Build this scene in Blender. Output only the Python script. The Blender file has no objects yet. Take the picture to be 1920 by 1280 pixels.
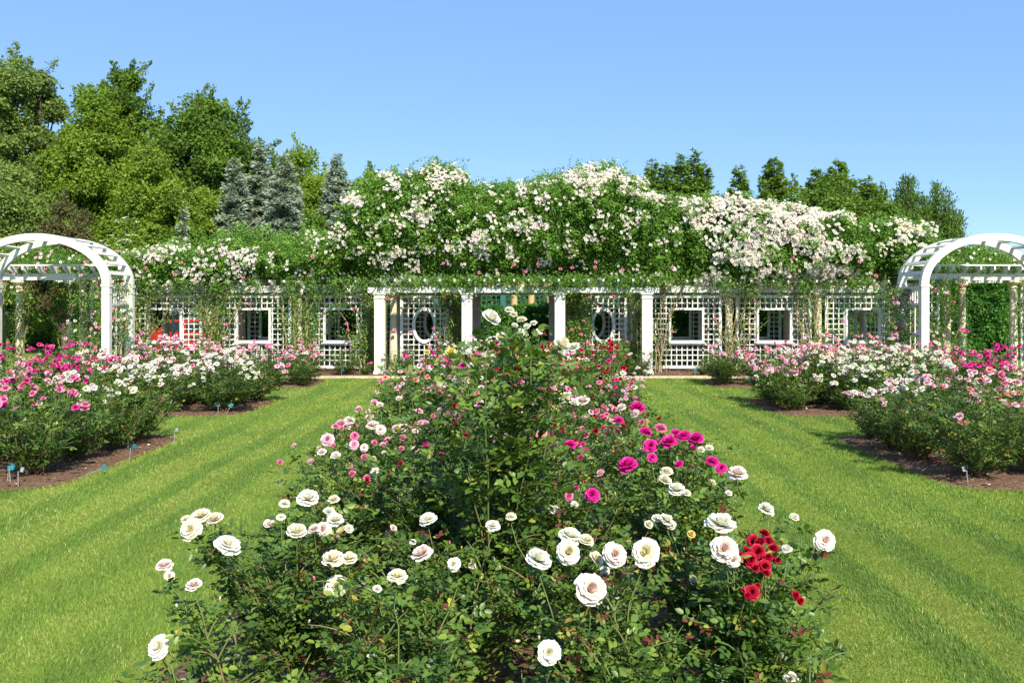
import bpy, math, random
import numpy as np
from mathutils import Vector, Matrix
R = math.radians
rng = np.random.default_rng(7)
random.seed(7)
sc = bpy.context.scene
COL = sc.collection

# ------------------------------------------------------------------ camera, sky, sun, exposure
F = 1650.0; VX = 976.0; VY = 572.0; H = 2.0          # focal length and vanishing point in photo pixels, eye height
cam_d = bpy.data.cameras.new('camera'); cam = bpy.data.objects.new('camera', cam_d); COL.objects.link(cam)
cam.location = (0, 0, H); cam.rotation_euler = (R(90), 0, 0)
cam_d.sensor_width = 36; cam_d.lens = F / 1920 * 36
cam_d.shift_x = -(VX - 960) / 1920; cam_d.shift_y = -(640 - VY) / 1920
cam_d.clip_end = 3000; cam_d.clip_start = .05
sc.camera = cam
SUN_EL = 43; SUN_AZ = 22                              # sun behind the camera, to its right
w = bpy.data.worlds.new('World'); sc.world = w; w.use_nodes = True
nt = w.node_tree; bg = nt.nodes['Background']
sky = nt.nodes.new('ShaderNodeTexSky'); sky.sky_type = 'NISHITA'; sky.sun_disc = False
sky.sun_elevation = R(SUN_EL); sky.sun_rotation = R(180 - SUN_AZ)
sky.air_density = .75; sky.dust_density = 0.0; sky.ozone_density = 3.5; sky.altitude = 0
mxs = nt.nodes.new('ShaderNodeMix'); mxs.data_type = 'RGBA'; mxs.inputs['Factor'].default_value = .62
mxs.inputs['B'].default_value = (1.12, 2.15, 4.1, 1)      # deep clear June blue, evens out the pale horizon
nt.links.new(sky.outputs[0], mxs.inputs['A']); nt.links.new(mxs.outputs['Result'], bg.inputs[0]); bg.inputs[1].default_value = 0.15
sd = bpy.data.lights.new('sun', 'SUN'); so = bpy.data.objects.new('sun', sd); COL.objects.link(so)
sd.energy = 5.0; sd.angle = R(.5); sd.color = (1, .93, .80)
trav = Vector((-math.sin(R(SUN_AZ)) * math.cos(R(SUN_EL)), math.cos(R(SUN_AZ)) * math.cos(R(SUN_EL)), -math.sin(R(SUN_EL))))
so.rotation_euler = trav.to_track_quat('-Z', 'Y').to_euler(); so.location = (10, -20, 30)
sc.view_settings.view_transform = 'Standard'; sc.view_settings.look = 'None'
sc.view_settings.exposure = 0.7; sc.view_settings.gamma = 1
sc.cycles.max_bounces = 6; sc.cycles.diffuse_bounces = 3; sc.cycles.transmission_bounces = 4
sc.cycles.transparent_max_bounces = 4

# ------------------------------------------------------------------ helpers
AX = -0.2                                             # the garden's axis of symmetry
def at(px, py, Y): return np.array([(px - VX) / F * Y, Y, H - (py - VY) / F * Y])
def lin(c): return tuple((x / 12.92 if x <= .04045 else ((x + .055) / 1.055) ** 2.4) for x in c)

def tag(o, label=None, cat=None, group=None, kind=None):
    if label: o['label'] = label
    if cat: o['category'] = cat
    if group: o['group'] = group
    if kind: o['kind'] = kind
    return o
def empty(name, loc, rz=0, sc_=1):
    o = bpy.data.objects.new(name, None); COL.objects.link(o)
    o.location = loc; o.rotation_euler.z = rz; o.scale = (sc_,) * 3; o.empty_display_size = .1
    return o
def link(name, me, parent=None, loc=(0, 0, 0)):
    o = bpy.data.objects.new(name, me); COL.objects.link(o); o.location = loc
    if parent: o.parent = parent
    return o

class MB:
    """collects polygons as numpy blocks and links them as one mesh object"""
    def __init__(s): s.v = []; s.n = 0; s.f = []; s.t = []
    def add(s, V, Fc, mat=0, tint=.5):
        V = np.asarray(V, float).reshape(-1, 3)
        for k in set(len(q) for q in Fc) if isinstance(Fc, list) else [Fc.shape[1]]:
            A = np.array([q for q in Fc if len(q) == k], int) if isinstance(Fc, list) else Fc
            s.f.append((A + s.n, mat))
        s.v.append(V); s.n += len(V)
        s.t.append(np.broadcast_to(np.asarray(tint, float), (len(V),)) if np.ndim(tint) < 2 else tint)
    def box(s, c, d, rz=0, mat=0, tint=.5):
        c = np.asarray(c, float); d = np.asarray(d, float) / 2
        V = np.array([[x, y, z] for x in (-1, 1) for y in (-1, 1) for z in (-1, 1)], float) * d
        if rz:
            ca, sa = math.cos(rz), math.sin(rz); V = V @ np.array([[ca, sa, 0], [-sa, ca, 0], [0, 0, 1]])
        s.add(V + c, np.array([[0, 1, 3, 2], [4, 6, 7, 5], [0, 4, 5, 1], [2, 3, 7, 6], [0, 2, 6, 4], [1, 5, 7, 3]]), mat, tint)
    def tube(s, pts, rad, n=6, mat=0, tint=.5, cap=False):
        P = np.asarray(pts, float); m = len(P)
        r = np.broadcast_to(np.asarray(rad, float), (m,))
        T = np.gradient(P, axis=0); T /= np.linalg.norm(T, axis=1)[:, None] + 1e-9
        ref = np.array([0, 0, 1.]) if abs(T[0][2]) < .9 else np.array([1., 0, 0])
        A = np.cross(T, ref); A /= np.linalg.norm(A, axis=1)[:, None] + 1e-9
        B = np.cross(T, A)
        th = np.arange(n) * 2 * math.pi / n
        V = P[:, None] + r[:, None, None] * (np.cos(th)[None, :, None] * A[:, None] + np.sin(th)[None, :, None] * B[:, None])
        i = np.arange(m - 1)[:, None] * n; j = np.arange(n)[None]; k = (j + 1) % n
        Fc = np.stack([i + j, i + k, i + n + k, i + n + j], -1).reshape(-1, 4)
        s.add(V.reshape(-1, 3), Fc, mat, tint)
        if cap:
            s.f.append((np.array([np.arange(n)[::-1]]) + s.n - m * n, mat)); s.f.append((np.array([np.arange(n)]) + s.n - n, mat))
    def lathe(s, c, prof, n=20, mat=0):
        c = np.asarray(c, float); th = np.arange(n) * 2 * math.pi / n
        V = np.array([[r * math.cos(t) + c[0], r * math.sin(t) + c[1], z + c[2]] for r, z in prof for t in th])
        m = len(prof); i = np.arange(m - 1)[:, None] * n; j = np.arange(n)[None]; k = (j + 1) % n
        s.add(V, np.stack([i + j, i + k, i + n + k, i + n + j], -1).reshape(-1, 4), mat)
    def mesh(s, name, mats, smooth=False):
        me = bpy.data.meshes.new(name)
        V = np.concatenate(s.v) if s.v else np.zeros((0, 3))
        loops = []; starts = []; mi = []; p = 0
        for A, m in s.f:
            loops.append(A.ravel()); k = A.shape[1]
            starts.append(p + np.arange(len(A)) * k); p += A.size; mi.append(np.full(len(A), m))
        me.vertices.add(len(V)); me.vertices.foreach_set('co', V.ravel())
        L = np.concatenate(loops); S = np.concatenate(starts)
        me.loops.add(len(L)); me.loops.foreach_set('vertex_index', L.astype(np.int32))
        me.polygons.add(len(S)); me.polygons.foreach_set('loop_start', S.astype(np.int32))
        me.polygons.foreach_set('material_index', np.concatenate(mi).astype(np.int32))
        if not isinstance(mats, (list, tuple)): mats = [mats]
        for m in mats: me.materials.append(m)
        a = me.attributes.new('tint', 'FLOAT', 'POINT'); a.data.foreach_set('value', np.concatenate(s.t).astype(np.float32))
        me.update(calc_edges=True)
        me.polygons.foreach_set('use_smooth', np.full(len(S), bool(smooth)))
        return me
    def build(s, name, mats, parent=None, smooth=False, loc=(0, 0, 0)):
        return link(name, s.mesh(name, mats, smooth), parent, loc)

def hash3(i, j, k, s=0):
    n = (i * 73856093) ^ (j * 19349663) ^ (k * 83492791) ^ (s * 2654435)
    n = (n ^ (n >> 13)) * 1274126177 & 0x7fffffff
    return ((n ^ (n >> 16)) & 0xffff) / 65535.0
def vnoise(P, sc_=1., seed=0):
    P = np.asarray(P, float) / sc_; I = np.floor(P).astype(np.int64); f = P - I; f = f * f * (3 - 2 * f)
    o = 0
    for a in (0, 1):
        for b in (0, 1):
            for c in (0, 1):
                wt = (f[..., 0] if a else 1 - f[..., 0]) * (f[..., 1] if b else 1 - f[..., 1]) * (f[..., 2] if c else 1 - f[..., 2])
                o = o + wt * hash3(I[..., 0] + a, I[..., 1] + b, I[..., 2] + c, seed)
    return o * 2 - 1
def nrm(A): return A / (np.linalg.norm(A, axis=-1, keepdims=True) + 1e-9)
def rdir(n): return nrm(rng.normal(size=(n, 3)))

# leaf templates: x along the leaf, y across, z up (unit length)
T_FULL = (np.array([[0, 0, 0], [.33, 0, -.02], [.7, 0, -.03], [1, 0, -.10], [.22, .27, .07], [.62, .29, .06], [.22, -.27, .07], [.62, -.29, .06]]),
          [[0, 1, 4], [1, 2, 5, 4], [2, 3, 5], [0, 6, 1], [1, 6, 7, 2], [2, 7, 3]])
T_KITE = (np.array([[0, 0, 0], [.5, .32, .07], [1, 0, -.05], [.5, -.32, .07]]), [[0, 2, 1], [0, 3, 2]])
T_NEEDLE = (np.array([[0, -.09, 0], [0, .09, 0], [1, 0, 0]]), [[0, 1, 2]])
def leaves(mb, P, D, N, L, tint, tpl=T_KITE, wid=1., mat=0):
    V, Fc = tpl; n = len(P); k = len(V)
    if n == 0: return
    D = nrm(D); S = nrm(np.cross(N, D)); N = np.cross(D, S)
    L = np.broadcast_to(np.asarray(L, float), (n,))[:, None, None]
    W = P[:, None] + L * (V[None, :, :1] * D[:, None] + V[None, :, 1:2] * wid * S[:, None] + V[None, :, 2:] * N[:, None])
    base = mb.n; off = (np.arange(n) * k)[:, None]
    for q in (3, 4):
        A = np.array([f for f in Fc if len(f) == q], int)
        if len(A): mb.f.append(((A.reshape(1, -1) + off).reshape(-1, q) + base, mat))
    mb.v.append(W.reshape(-1, 3)); mb.n += n * k
    mb.t.append(np.repeat(np.broadcast_to(np.asarray(tint, float), (n,)), k))

# ------------------------------------------------------------------ materials
def mat(name, col, rough=.6, spec=.3, build=None):
    m = bpy.data.materials.new(name); m.use_nodes = True
    b = m.node_tree.nodes['Principled BSDF']
    b.inputs['Base Color'].default_value = (*col, 1); b.inputs['Roughness'].default_value = rough
    b.inputs['Specular IOR Level'].default_value = spec
    if build: build(m.node_tree, b)
    return m
def ramp(nt, fac, stops):
    r = nt.nodes.new('ShaderNodeValToRGB'); e = r.color_ramp.elements
    while len(e) < len(stops): e.new(.5)
    for el, (p, c) in zip(e, stops): el.position = p; el.color = (*c, 1)
    nt.links.new(fac, r.inputs[0]); return r.outputs[0]
def noise(nt, scale, detail=3, vec=None, rough=.55):
    n = nt.nodes.new('ShaderNodeTexNoise'); n.inputs['Scale'].default_value = scale; n.inputs['Detail'].default_value = detail
    n.inputs['Roughness'].default_value = rough
    tc = nt.nodes.new('ShaderNodeTexCoord'); nt.links.new(tc.outputs['Object'] if vec is None else vec, n.inputs['Vector'])
    return n.outputs['Fac']
def bump(nt, b, h, strength=.3, dist=.02):
    bp = nt.nodes.new('ShaderNodeBump'); bp.inputs['Strength'].default_value = strength; bp.inputs['Distance'].default_value = dist
    nt.links.new(h, bp.inputs['Height']); nt.links.new(bp.outputs[0], b.inputs['Normal'])
def leafmat(name, stops, rough=.42, spec=.4, trans=.28):
    m = bpy.data.materials.new(name); m.use_nodes = True; t = m.node_tree; b = t.nodes['Principled BSDF']
    a = t.nodes.new('ShaderNodeAttribute'); a.attribute_name = 'tint'
    c = ramp(t, a.outputs['Fac'], stops)
    t.links.new(c, b.inputs['Base Color']); b.inputs['Roughness'].default_value = rough; b.inputs['Specular IOR Level'].default_value = spec
    tr = t.nodes.new('ShaderNodeBsdfTranslucent'); hs = t.nodes.new('ShaderNodeHueSaturation')
    hs.inputs['Saturation'].default_value = 1.1; hs.inputs['Value'].default_value = 1.5; hs.inputs['Hue'].default_value = .485
    t.links.new(c, hs.inputs['Color']); t.links.new(hs.outputs[0], tr.inputs['Color'])
    mx = t.nodes.new('ShaderNodeMixShader'); mx.inputs[0].default_value = trans
    t.links.new(b.outputs[0], mx.inputs[1]); t.links.new(tr.outputs[0], mx.inputs[2])
    t.links.new(mx.outputs[0], t.nodes['Material Output'].inputs['Surface'])
    return m
G_ROSE = [(0, (.026, .058, .012)), (.35, (.058, .118, .017)), (.65, (.115, .195, .026)), (.86, (.21, .29, .04)), (.93, (.34, .34, .05)), (.965, (.14, .05, .025)), (1, (.14, .035, .022))]
M = {}
M['rose_leaf'] = leafmat('rose_leaf', G_ROSE, .42, .36, .20)
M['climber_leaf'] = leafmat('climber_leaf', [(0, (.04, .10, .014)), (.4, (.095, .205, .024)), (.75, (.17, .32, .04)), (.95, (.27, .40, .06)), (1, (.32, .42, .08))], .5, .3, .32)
M['tree_leaf'] = leafmat('tree_leaf', [(0, (.07, .13, .014)), (.4, (.165, .265, .026)), (.75, (.26, .365, .042)), (1, (.36, .45, .07))], .55, .3, .4)
M['tree_leaf_dark'] = leafmat('tree_leaf_dark', [(0, (.05, .10, .013)), (.5, (.12, .215, .024)), (1, (.22, .33, .04))], .5, .3, .35)
M['olive_leaf'] = leafmat('olive_leaf', [(0, (.07, .11, .025)), (.5, (.16, .24, .045)), (1, (.28, .36, .08))], .6, .25, .3)
M['brown_leaf'] = leafmat('brown_leaf', [(0, (.05, .045, .02)), (.5, (.11, .10, .035)), (1, (.16, .19, .05))], .6, .2, .25)
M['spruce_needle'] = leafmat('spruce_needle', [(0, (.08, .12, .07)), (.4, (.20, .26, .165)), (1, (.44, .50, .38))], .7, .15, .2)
M['pine_needle'] = leafmat('pine_needle', [(0, (.04, .085, .014)), (.5, (.11, .205, .028)), (1, (.20, .32, .05))], .6, .2, .25)
M['hedge_leaf'] = leafmat('hedge_leaf', [(0, (.025, .08, .012)), (.5, (.06, .18, .02)), (1, (.13, .30, .03))], .5, .3, .25)
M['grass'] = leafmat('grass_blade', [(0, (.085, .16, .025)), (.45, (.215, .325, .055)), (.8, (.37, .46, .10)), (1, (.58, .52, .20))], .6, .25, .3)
def _soil(t, b):
    c = ramp(t, noise(t, 22, 6), [(.25, (.07, .04, .026)), (.5, (.16, .095, .06)), (.72, (.27, .17, .11)), (.85, (.40, .29, .2))])
    t.links.new(c, b.inputs['Base Color']); bump(t, b, noise(t, 60, 6), .9, .03)
M['soil'] = mat('mulch_soil', (.15, .1, .06), .95, .1, _soil)
M['chip'] = leafmat('bark_chip', [(0, (.07, .04, .025)), (.5, (.19, .115, .07)), (.8, (.34, .23, .15)), (1, (.75, .66, .58))], .85, .1, 0)
def _lawn(t, b):
    c = ramp(t, noise(t, 1.3, 5), [(.3, (.12, .19, .035)), (.6, (.18, .26, .045)), (.8, (.25, .30, .06))])
    t.links.new(c, b.inputs['Base Color']); bump(t, b, noise(t, 90, 4), .8, .03)
M['lawn'] = mat('lawn_ground', (.1, .2, .03), .9, .1, _lawn)
def grime(t, b, c):
    """greenish splash dirt low down on the woodwork, streaks higher up"""
    g_ = t.nodes.new('ShaderNodeNewGeometry'); sp = t.nodes.new('ShaderNodeSeparateXYZ'); t.links.new(g_.outputs['Position'], sp.inputs[0])
    mr = t.nodes.new('ShaderNodeMapRange'); mr.inputs['From Min'].default_value = .75; mr.inputs['From Max'].default_value = .0; t.links.new(sp.outputs['Z'], mr.inputs['Value'])
    mp = t.nodes.new('ShaderNodeMapping'); mp.inputs['Scale'].default_value = (9, 9, 1.2); t.links.new(g_.outputs['Position'], mp.inputs[0])
    n_ = noise(t, 1.5, 6, mp.outputs[0], .65); ad = t.nodes.new('ShaderNodeMath'); ad.operation = 'MULTIPLY_ADD'; t.links.new(mr.outputs[0], ad.inputs[0]); ad.inputs[1].default_value = .30; t.links.new(n_, ad.inputs[2])
    f_ = ramp(t, ad.outputs[0], [(.62, (0, 0, 0)), (.88, (.7, .7, .7))])
    mx = t.nodes.new('ShaderNodeMix'); mx.data_type = 'RGBA'; t.links.new(f_, mx.inputs['Factor']); t.links.new(c, mx.inputs['A']); mx.inputs['B'].default_value = (.33, .33, .22, 1); t.links.new(mx.outputs['Result'], b.inputs['Base Color'])
def _paint(t, b):
    c = ramp(t, noise(t, 5, 5), [(.28, (.52, .50, .42)), (.5, (.69, .67, .60)), (.8, (.76, .75, .69))])
    grime(t, b, c)
    t.links.new(c, b.inputs['Base Color']); bump(t, b, noise(t, 40, 3), .12, .005)
M['white_paint'] = mat('white_paint', (.8, .8, .77), .5, .35, _paint)
def _cream(t, b):
    c = ramp(t, noise(t, 4, 5), [(.28, (.50, .43, .27)), (.5, (.66, .58, .38)), (.8, (.72, .65, .46))])
    grime(t, b, c); bump(t, b, noise(t, 50, 3), .15, .005)
M['cream_paint'] = mat('cream_paint', (.7, .63, .44), .55, .3, _cream)
M['cream_white'] = mat('cream_white', (.74, .69, .52), .5, .3)
M['yellow_stone'] = mat('yellow_stone', (.50, .38, .18), .7, .2)
M['green_paint'] = mat('green_paint', (.02, .10, .06), .5, .3)
M['teal_post'] = mat('teal_post', (.04, .13, .13), .5, .3)
def _edge(t, b):
    c = ramp(t, noise(t, 9, 4), [(.3, (.42, .36, .22)), (.7, (.62, .55, .38))]); t.links.new(c, b.inputs['Base Color'])
M['edging'] = mat('edging_stone', (.55, .48, .33), .8, .2, _edge)
def _cane(t, b):
    a = t.nodes.new('ShaderNodeAttribute'); a.attribute_name = 'tint'
    c = ramp(t, a.outputs['Fac'], [(0, (.10, .055, .03)), (.35, (.19, .13, .06)), (.65, (.12, .15, .04)), (1, (.10, .17, .035))])
    t.links.new(c, b.inputs['Base Color'])
M['cane'] = mat('rose_cane', (.15, .15, .05), .5, .3, _cane)
def _bark(t, b):
    c = ramp(t, noise(t, 12, 5), [(.3, (.06, .045, .03)), (.6, (.15, .12, .085)), (.85, (.26, .22, .16))]); t.links.new(c, b.inputs['Base Color']); bump(t, b, noise(t, 30, 4), .6, .03)
M['bark'] = mat('bark', (.13, .1, .07), .9, .1, _bark)
M['woody'] = mat('woody_vine', (.30, .23, .12), .8, .15)
M['teal_tag'] = mat('teal_plastic', (.01, .15, .18), .5, .3)
M['grey_metal'] = mat('grey_metal', (.28, .29, .28), .6, .3)
M['red_paint'] = mat('red_car_paint', (.38, .015, .012), .35, .4)
M['dark_glass'] = mat('dark_glass', (.02, .025, .03), .1, .6)
M['tyre'] = mat('tyre_rubber', (.02, .02, .02), .8, .2)
def petalmat(name, edge, core, trans=.3):
    m = bpy.data.materials.new('petal_' + name); m.use_nodes = True; t = m.node_tree; b = t.nodes['Principled BSDF']
    a = t.nodes.new('ShaderNodeAttribute'); a.attribute_name = 'tint'
    c = ramp(t, a.outputs['Fac'], [(0, core), (.45, tuple((x + y) / 2 for x, y in zip(edge, core))), (1, edge)])
    t.links.new(c, b.inputs['Base Color']); b.inputs['Roughness'].default_value = .55; b.inputs['Specular IOR Level'].default_value = .25
    tr = t.nodes.new('ShaderNodeBsdfTranslucent'); t.links.new(c, tr.inputs['Color'])
    mx = t.nodes.new('ShaderNodeMixShader'); mx.inputs[0].default_value = trans
    t.links.new(b.outputs[0], mx.inputs[1]); t.links.new(tr.outputs[0], mx.inputs[2])
    t.links.new(mx.outputs[0], t.nodes['Material Output'].inputs['Surface'])
    return m
PET = {
 'white': petalmat('white', (.85, .84, .76), (.83, .79, .54)),
 'cream': petalmat('cream', (.85, .82, .68), (.83, .73, .40)),
 'blush': petalmat('blush', (.86, .78, .72), (.84, .62, .50)),
 'palepink': petalmat('palepink', (.84, .56, .62), (.80, .34, .46)),
 'pink': petalmat('pink', (.82, .25, .42), (.72, .12, .30)),
 'magenta': petalmat('magenta', (.74, .025, .30), (.55, .01, .20), .2),
 'salmon': petalmat('salmon', (.84, .36, .34), (.80, .24, .2)),
 'red': petalmat('red', (.42, .004, .028), (.22, .002, .012), .12),
 'yellow': petalmat('yellow', (.85, .70, .22), (.80, .52, .08)),
 'mauve': petalmat('mauve', (.58, .22, .52), (.45, .14, .4)),
}

# ------------------------------------------------------------------ rose blossoms
def petal(mb, az, tilt, length, width, r0, z0, nu=4, nv=4, curl=.5, cup=.35, tint=(.4, 1), seed=0):
    u = np.linspace(-1, 1, nu + 1); v = np.linspace(0, 1, nv + 1); U, V = np.meshgrid(u, v)
    wv = width * (.30 + 1.05 * V - .62 * V ** 3)
    tl = tilt + curl * (V - .25) ** 1 * np.clip(V, 0, 1)
    # walk along the petal
    dr = np.sin(tl) * length / nv; dz = np.cos(tl) * length / nv
    rr = r0 + np.cumsum(dr, 0) - dr[0]; zz = z0 + np.cumsum(dz, 0) - dz[0]
    rf = np.sin(7 * U + seed) * .04 * length * V ** 2
    y = wv * U * (1 - .08 * U ** 2)
    inx = cup * width * U ** 2 * V ** .5
    r_ = rr - inx * np.cos(tilt) + rf * np.cos(tilt); z_ = zz + inx * np.sin(tilt) + rf * np.sin(tilt)
    z_ -= .06 * length * V ** 3 * np.abs(U)
    ca, sa = math.cos(az), math.sin(az)
    P = np.stack([r_ * ca - y * sa, r_ * sa + y * ca, z_], -1).reshape(-1, 3)
    i = np.arange(nv)[:, None] * (nu + 1); j = np.arange(nu)[None]
    Fc = np.stack([i + j, i + j + 1, i + nu + 2 + j, i + nu + 1 + j], -1).reshape(-1, 4)
    tt = (tint[0] + (tint[1] - tint[0]) * V).reshape(-1)
    mb.add(P, Fc, 0, tt)
def blossom_mesh(kind, color, seed):
    """unit diameter blossom opening along +z, its stalk below"""
    g = np.random.default_rng(seed); mb = MB()
    if kind == 'full':
        rings = [(8, 1.22, .50, .30, .02, 0), (8, .98, .48, .29, .02, .02), (8, .74, .45, .25, .02, .04), (7, .52, .41, .20, .02, .05), (7, .32, .37, .15, .02, .06), (5, .12, .33, .10, .015, .07)]
        nu, nv = 4, 4
    elif kind == 'cup':
        rings = [(7, 1.0, .46, .29, .02, 0), (7, .62, .47, .27, .02, .02), (6, .34, .44, .21, .02, .05), (5, .12, .40, .13, .015, .07)]
        nu, nv = 4, 4
    elif kind == 'mid':
        rings = [(7, 1.1, .50, .33, .02, 0), (6, .65, .44, .28, .02, .03), (5, .25, .36, .19, .02, .06)]
        nu, nv = 2, 2
    elif kind == 'bud':
        rings = [(4, .12, .55, .18, .04, 0), (3, .02, .52, .13, .02, .02)]
        nu, nv = 3, 3
    else:                                              # small open flower for the far climbers
        rings = [(6, 1.2, .5, .30, .0, 0), (4, .45, .36, .24, .0, .05)]
        nu, nv = 2, 1
    nr = len(rings)
    for q, (n, tilt, ln, wd, r0, z0) in enumerate(rings):
        a0 = g.uniform(0, 6.28)
        for i in range(n):
            t0 = .95 - .75 * q / nr
            petal(mb, a0 + i * 2 * math.pi / n + g.normal() * .10, tilt + g.normal() * .10, ln * g.uniform(.9, 1.08), wd * g.uniform(.9, 1.1), r0, z0,
                  nu, nv, curl=g.uniform(.35, .75) if q < nr - 2 else g.uniform(-.4, .1), cup=.22, tint=(max(0, t0 - .35), t0), seed=g.uniform(0, 6))
    if kind in ('full', 'cup', 'bud', 'mid'):
        mb.lathe((0, 0, -.14), [(.03, -.25), (.03, 0), (.09, .05), (.08, .13), (.03, .16)], 6 if kind != 'mid' else 4, 1)
        for i in range(5):
            a = i * 1.2566; mb.add(np.array([[.05 * math.cos(a - .5), .05 * math.sin(a - .5), -.06], [.05 * math.cos(a + .5), .05 * math.sin(a + .5), -.06], [.30 * math.cos(a), .30 * math.sin(a), -.02 if kind != 'bud' else .1]]), np.array([[0, 1, 2]]), 1)
    return mb.mesh('blossom', [PET[color], M['cane']], smooth=kind in ('full', 'cup', 'bud'))
_bl = {}
def blossom(kind, color, v):
    k = (kind, color, v)
    if k not in _bl: _bl[k] = blossom_mesh(kind, color, hash(kind[0]) % 1 + v * 13 + len(kind))
    return _bl[k]
def put_blossom(parent, loc, diam, dirv, color, kind, name='blossom'):
    o = bpy.data.objects.new(name, blossom(kind, color, random.randrange(5))); COL.objects.link(o)
    o.parent = parent; o.location = loc
    q = Vector(dirv).to_track_quat('Z', 'Y'); o.rotation_mode = 'QUATERNION'
    from mathutils import Quaternion
    o.rotation_quaternion = q @ Quaternion((0, 0, 1), random.uniform(0, 6.28)); o.scale = (diam * random.uniform(.92, 1.08), diam * random.uniform(.92, 1.08), diam * random.uniform(.8, 1.15))
    return o

# ------------------------------------------------------------------ rose bushes
def bez(a, b, c, n):
    t = np.linspace(0, 1, n)[:, None]; return (1 - t) ** 2 * a + 2 * t * (1 - t) * b + t * t * c
def compound(mb, P, D, N, Lr, size, tint, tpl, g):
    """rose leaves: five leaflets on a rib"""
    n = len(P); D = nrm(D); S = nrm(np.cross(N, D)); N = np.cross(D, S)
    for fr, sd, s_ in ((.42, 1, .8), (.42, -1, .8), (.72, 1, .95), (.72, -1, .95), (.92, 0, 1.1)):
        ok = g.random(n) < .93
        ax = D * .45 + S * sd * .9 if sd else D
        ax = ax + g.normal(size=(n, 3)) * .16
        nn = N + g.normal(size=(n, 3)) * .25
        p = P + D * (Lr * fr)[:, None] + N * (-.12 * Lr * fr ** 2)[:, None]
        leaves(mb, p[ok], ax[ok], nn[ok], (size * s_ * g.uniform(.8, 1.15, n))[ok], np.clip(tint + g.normal(size=n) * .04, 0, 1)[ok], tpl)
def make_bush(h, spread, tips=(), ncane=11, hi=True, seed=0, leafsz=.045, dens=1., red=.05, bare=.22, low=False):
    """returns (foliage mesh, canes mesh, list of free tips) in local coordinates"""
    g = np.random.default_rng(seed); can = MB(); lf = MB(); tipsout = []
    P = []; D = []; TI = []; SZ = []
    ends = [np.array(t, float) for t in tips]; nt_ = len(ends)
    for i in range(ncane):
        a = 2.4 * i + g.uniform(-.4, .4); rr = spread * (.25 + .75 * math.sqrt(g.random())) ; 
        hh = h * (g.uniform(.45, 1.0) if low else g.uniform(.72, 1.0)) * (1 - .22 * (rr / spread) ** 2)
        ends.append(np.array([rr * math.cos(a), rr * math.sin(a), hh]))
    def nodes(pts, t0, step, reach, young):
        seg = np.linalg.norm(np.diff(pts, axis=0), axis=1); cl = np.concatenate([[0], np.cumsum(seg)]); T = cl[-1]
        s = T * t0 + g.uniform(0, step)
        ph = g.uniform(0, 6.28)
        while s < T - .02:
            p = np.array([np.interp(s, cl, pts[:, k]) for k in range(3)])
            if p[2] > h * bare * g.uniform(.5, 1.5):
                ph += 2.2 + g.normal() * .3
                d = np.array([math.cos(ph), math.sin(ph), g.uniform(-.1, .7)])
                out = np.array([p[0], p[1], 0]); d = d + .5 * out / (np.linalg.norm(out) + .1)
                P.append(p); D.append(d)
                TI.append((.95 + .05 * g.random()) if (young and s / T > .72 and g.random() < .6) else None)
                SZ.append(reach)
            s += step * g.uniform(.7, 1.3)
    for i, e in enumerate(ends):
        b0 = np.array([g.normal() * .05, g.normal() * .05, 0.]); 
        ko = .75 if low else .4; mid = np.array([e[0] * ko + g.normal() * .05, e[1] * ko + g.normal() * .05, e[2] * (.45 if low else .62)])
        pts = bez(b0, mid, e, 9); pts[2:-1] += g.normal(size=(6, 3)) * .008
        can.tube(pts, np.linspace(.010, .0024, 9) * (.8 if i < nt_ else 1), 5, 0, np.clip(np.repeat(np.linspace(.15, .95, 9), 5) + g.normal() * .1, 0, 1))
        nodes(pts, .12 if low else .3, .035 / dens, 1., g.random() < red * 3)
        if i >= nt_: tipsout.append(pts[-1])
        for k in range(int(g.integers(3, 6))):
            t = g.uniform(.14 if low else .35, .92); q = pts[int(t * 8)]
            a = g.uniform(0, 6.28); ln = g.uniform(.14, .34) * h ** .5 * (1.15 - .5 * t)
            d = np.array([math.cos(a) * .75, math.sin(a) * .75, g.uniform(.25, 1.0)]); oo = np.array([q[0], q[1], 0]); d = d + .6 * oo / (np.linalg.norm(oo) + .15); d /= np.linalg.norm(d)
            e2 = q + d * ln; e2[2] = min(e2[2], h * 1.02)
            m2 = q + d * ln * .5 + np.array([0, 0, .03]); sp = bez(q, m2, e2, 5)
            can.tube(sp, np.linspace(.005, .002, 5), 4, 0, np.clip(.75 + g.normal() * .15, 0, 1))
            nodes(sp, .12, .030 / dens, .9, g.random() < red * 2.5)
            if e2[2] > h * .55: tipsout.append(e2)
    P = np.array(P); D = np.array(D); n = len(P)
    N = np.tile([0, 0, 1.], (n, 1)) + g.normal(size=(n, 3)) * .45
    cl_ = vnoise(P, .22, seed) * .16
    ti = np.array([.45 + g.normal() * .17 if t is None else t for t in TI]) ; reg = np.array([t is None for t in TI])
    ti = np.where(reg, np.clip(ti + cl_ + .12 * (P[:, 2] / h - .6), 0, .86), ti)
    yel = reg & (g.random(n) < .018); ti = np.where(yel, .93, ti)
    size = leafsz * np.array(SZ) * g.uniform(.8, 1.2, n)
    if n: compound(lf, P, D, N, size * 2.3, size, ti, T_FULL if hi else T_KITE, g)
    return lf.mesh('foliage', M['rose_leaf'], hi), can.mesh('canes', M['cane'], True), tipsout
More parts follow.
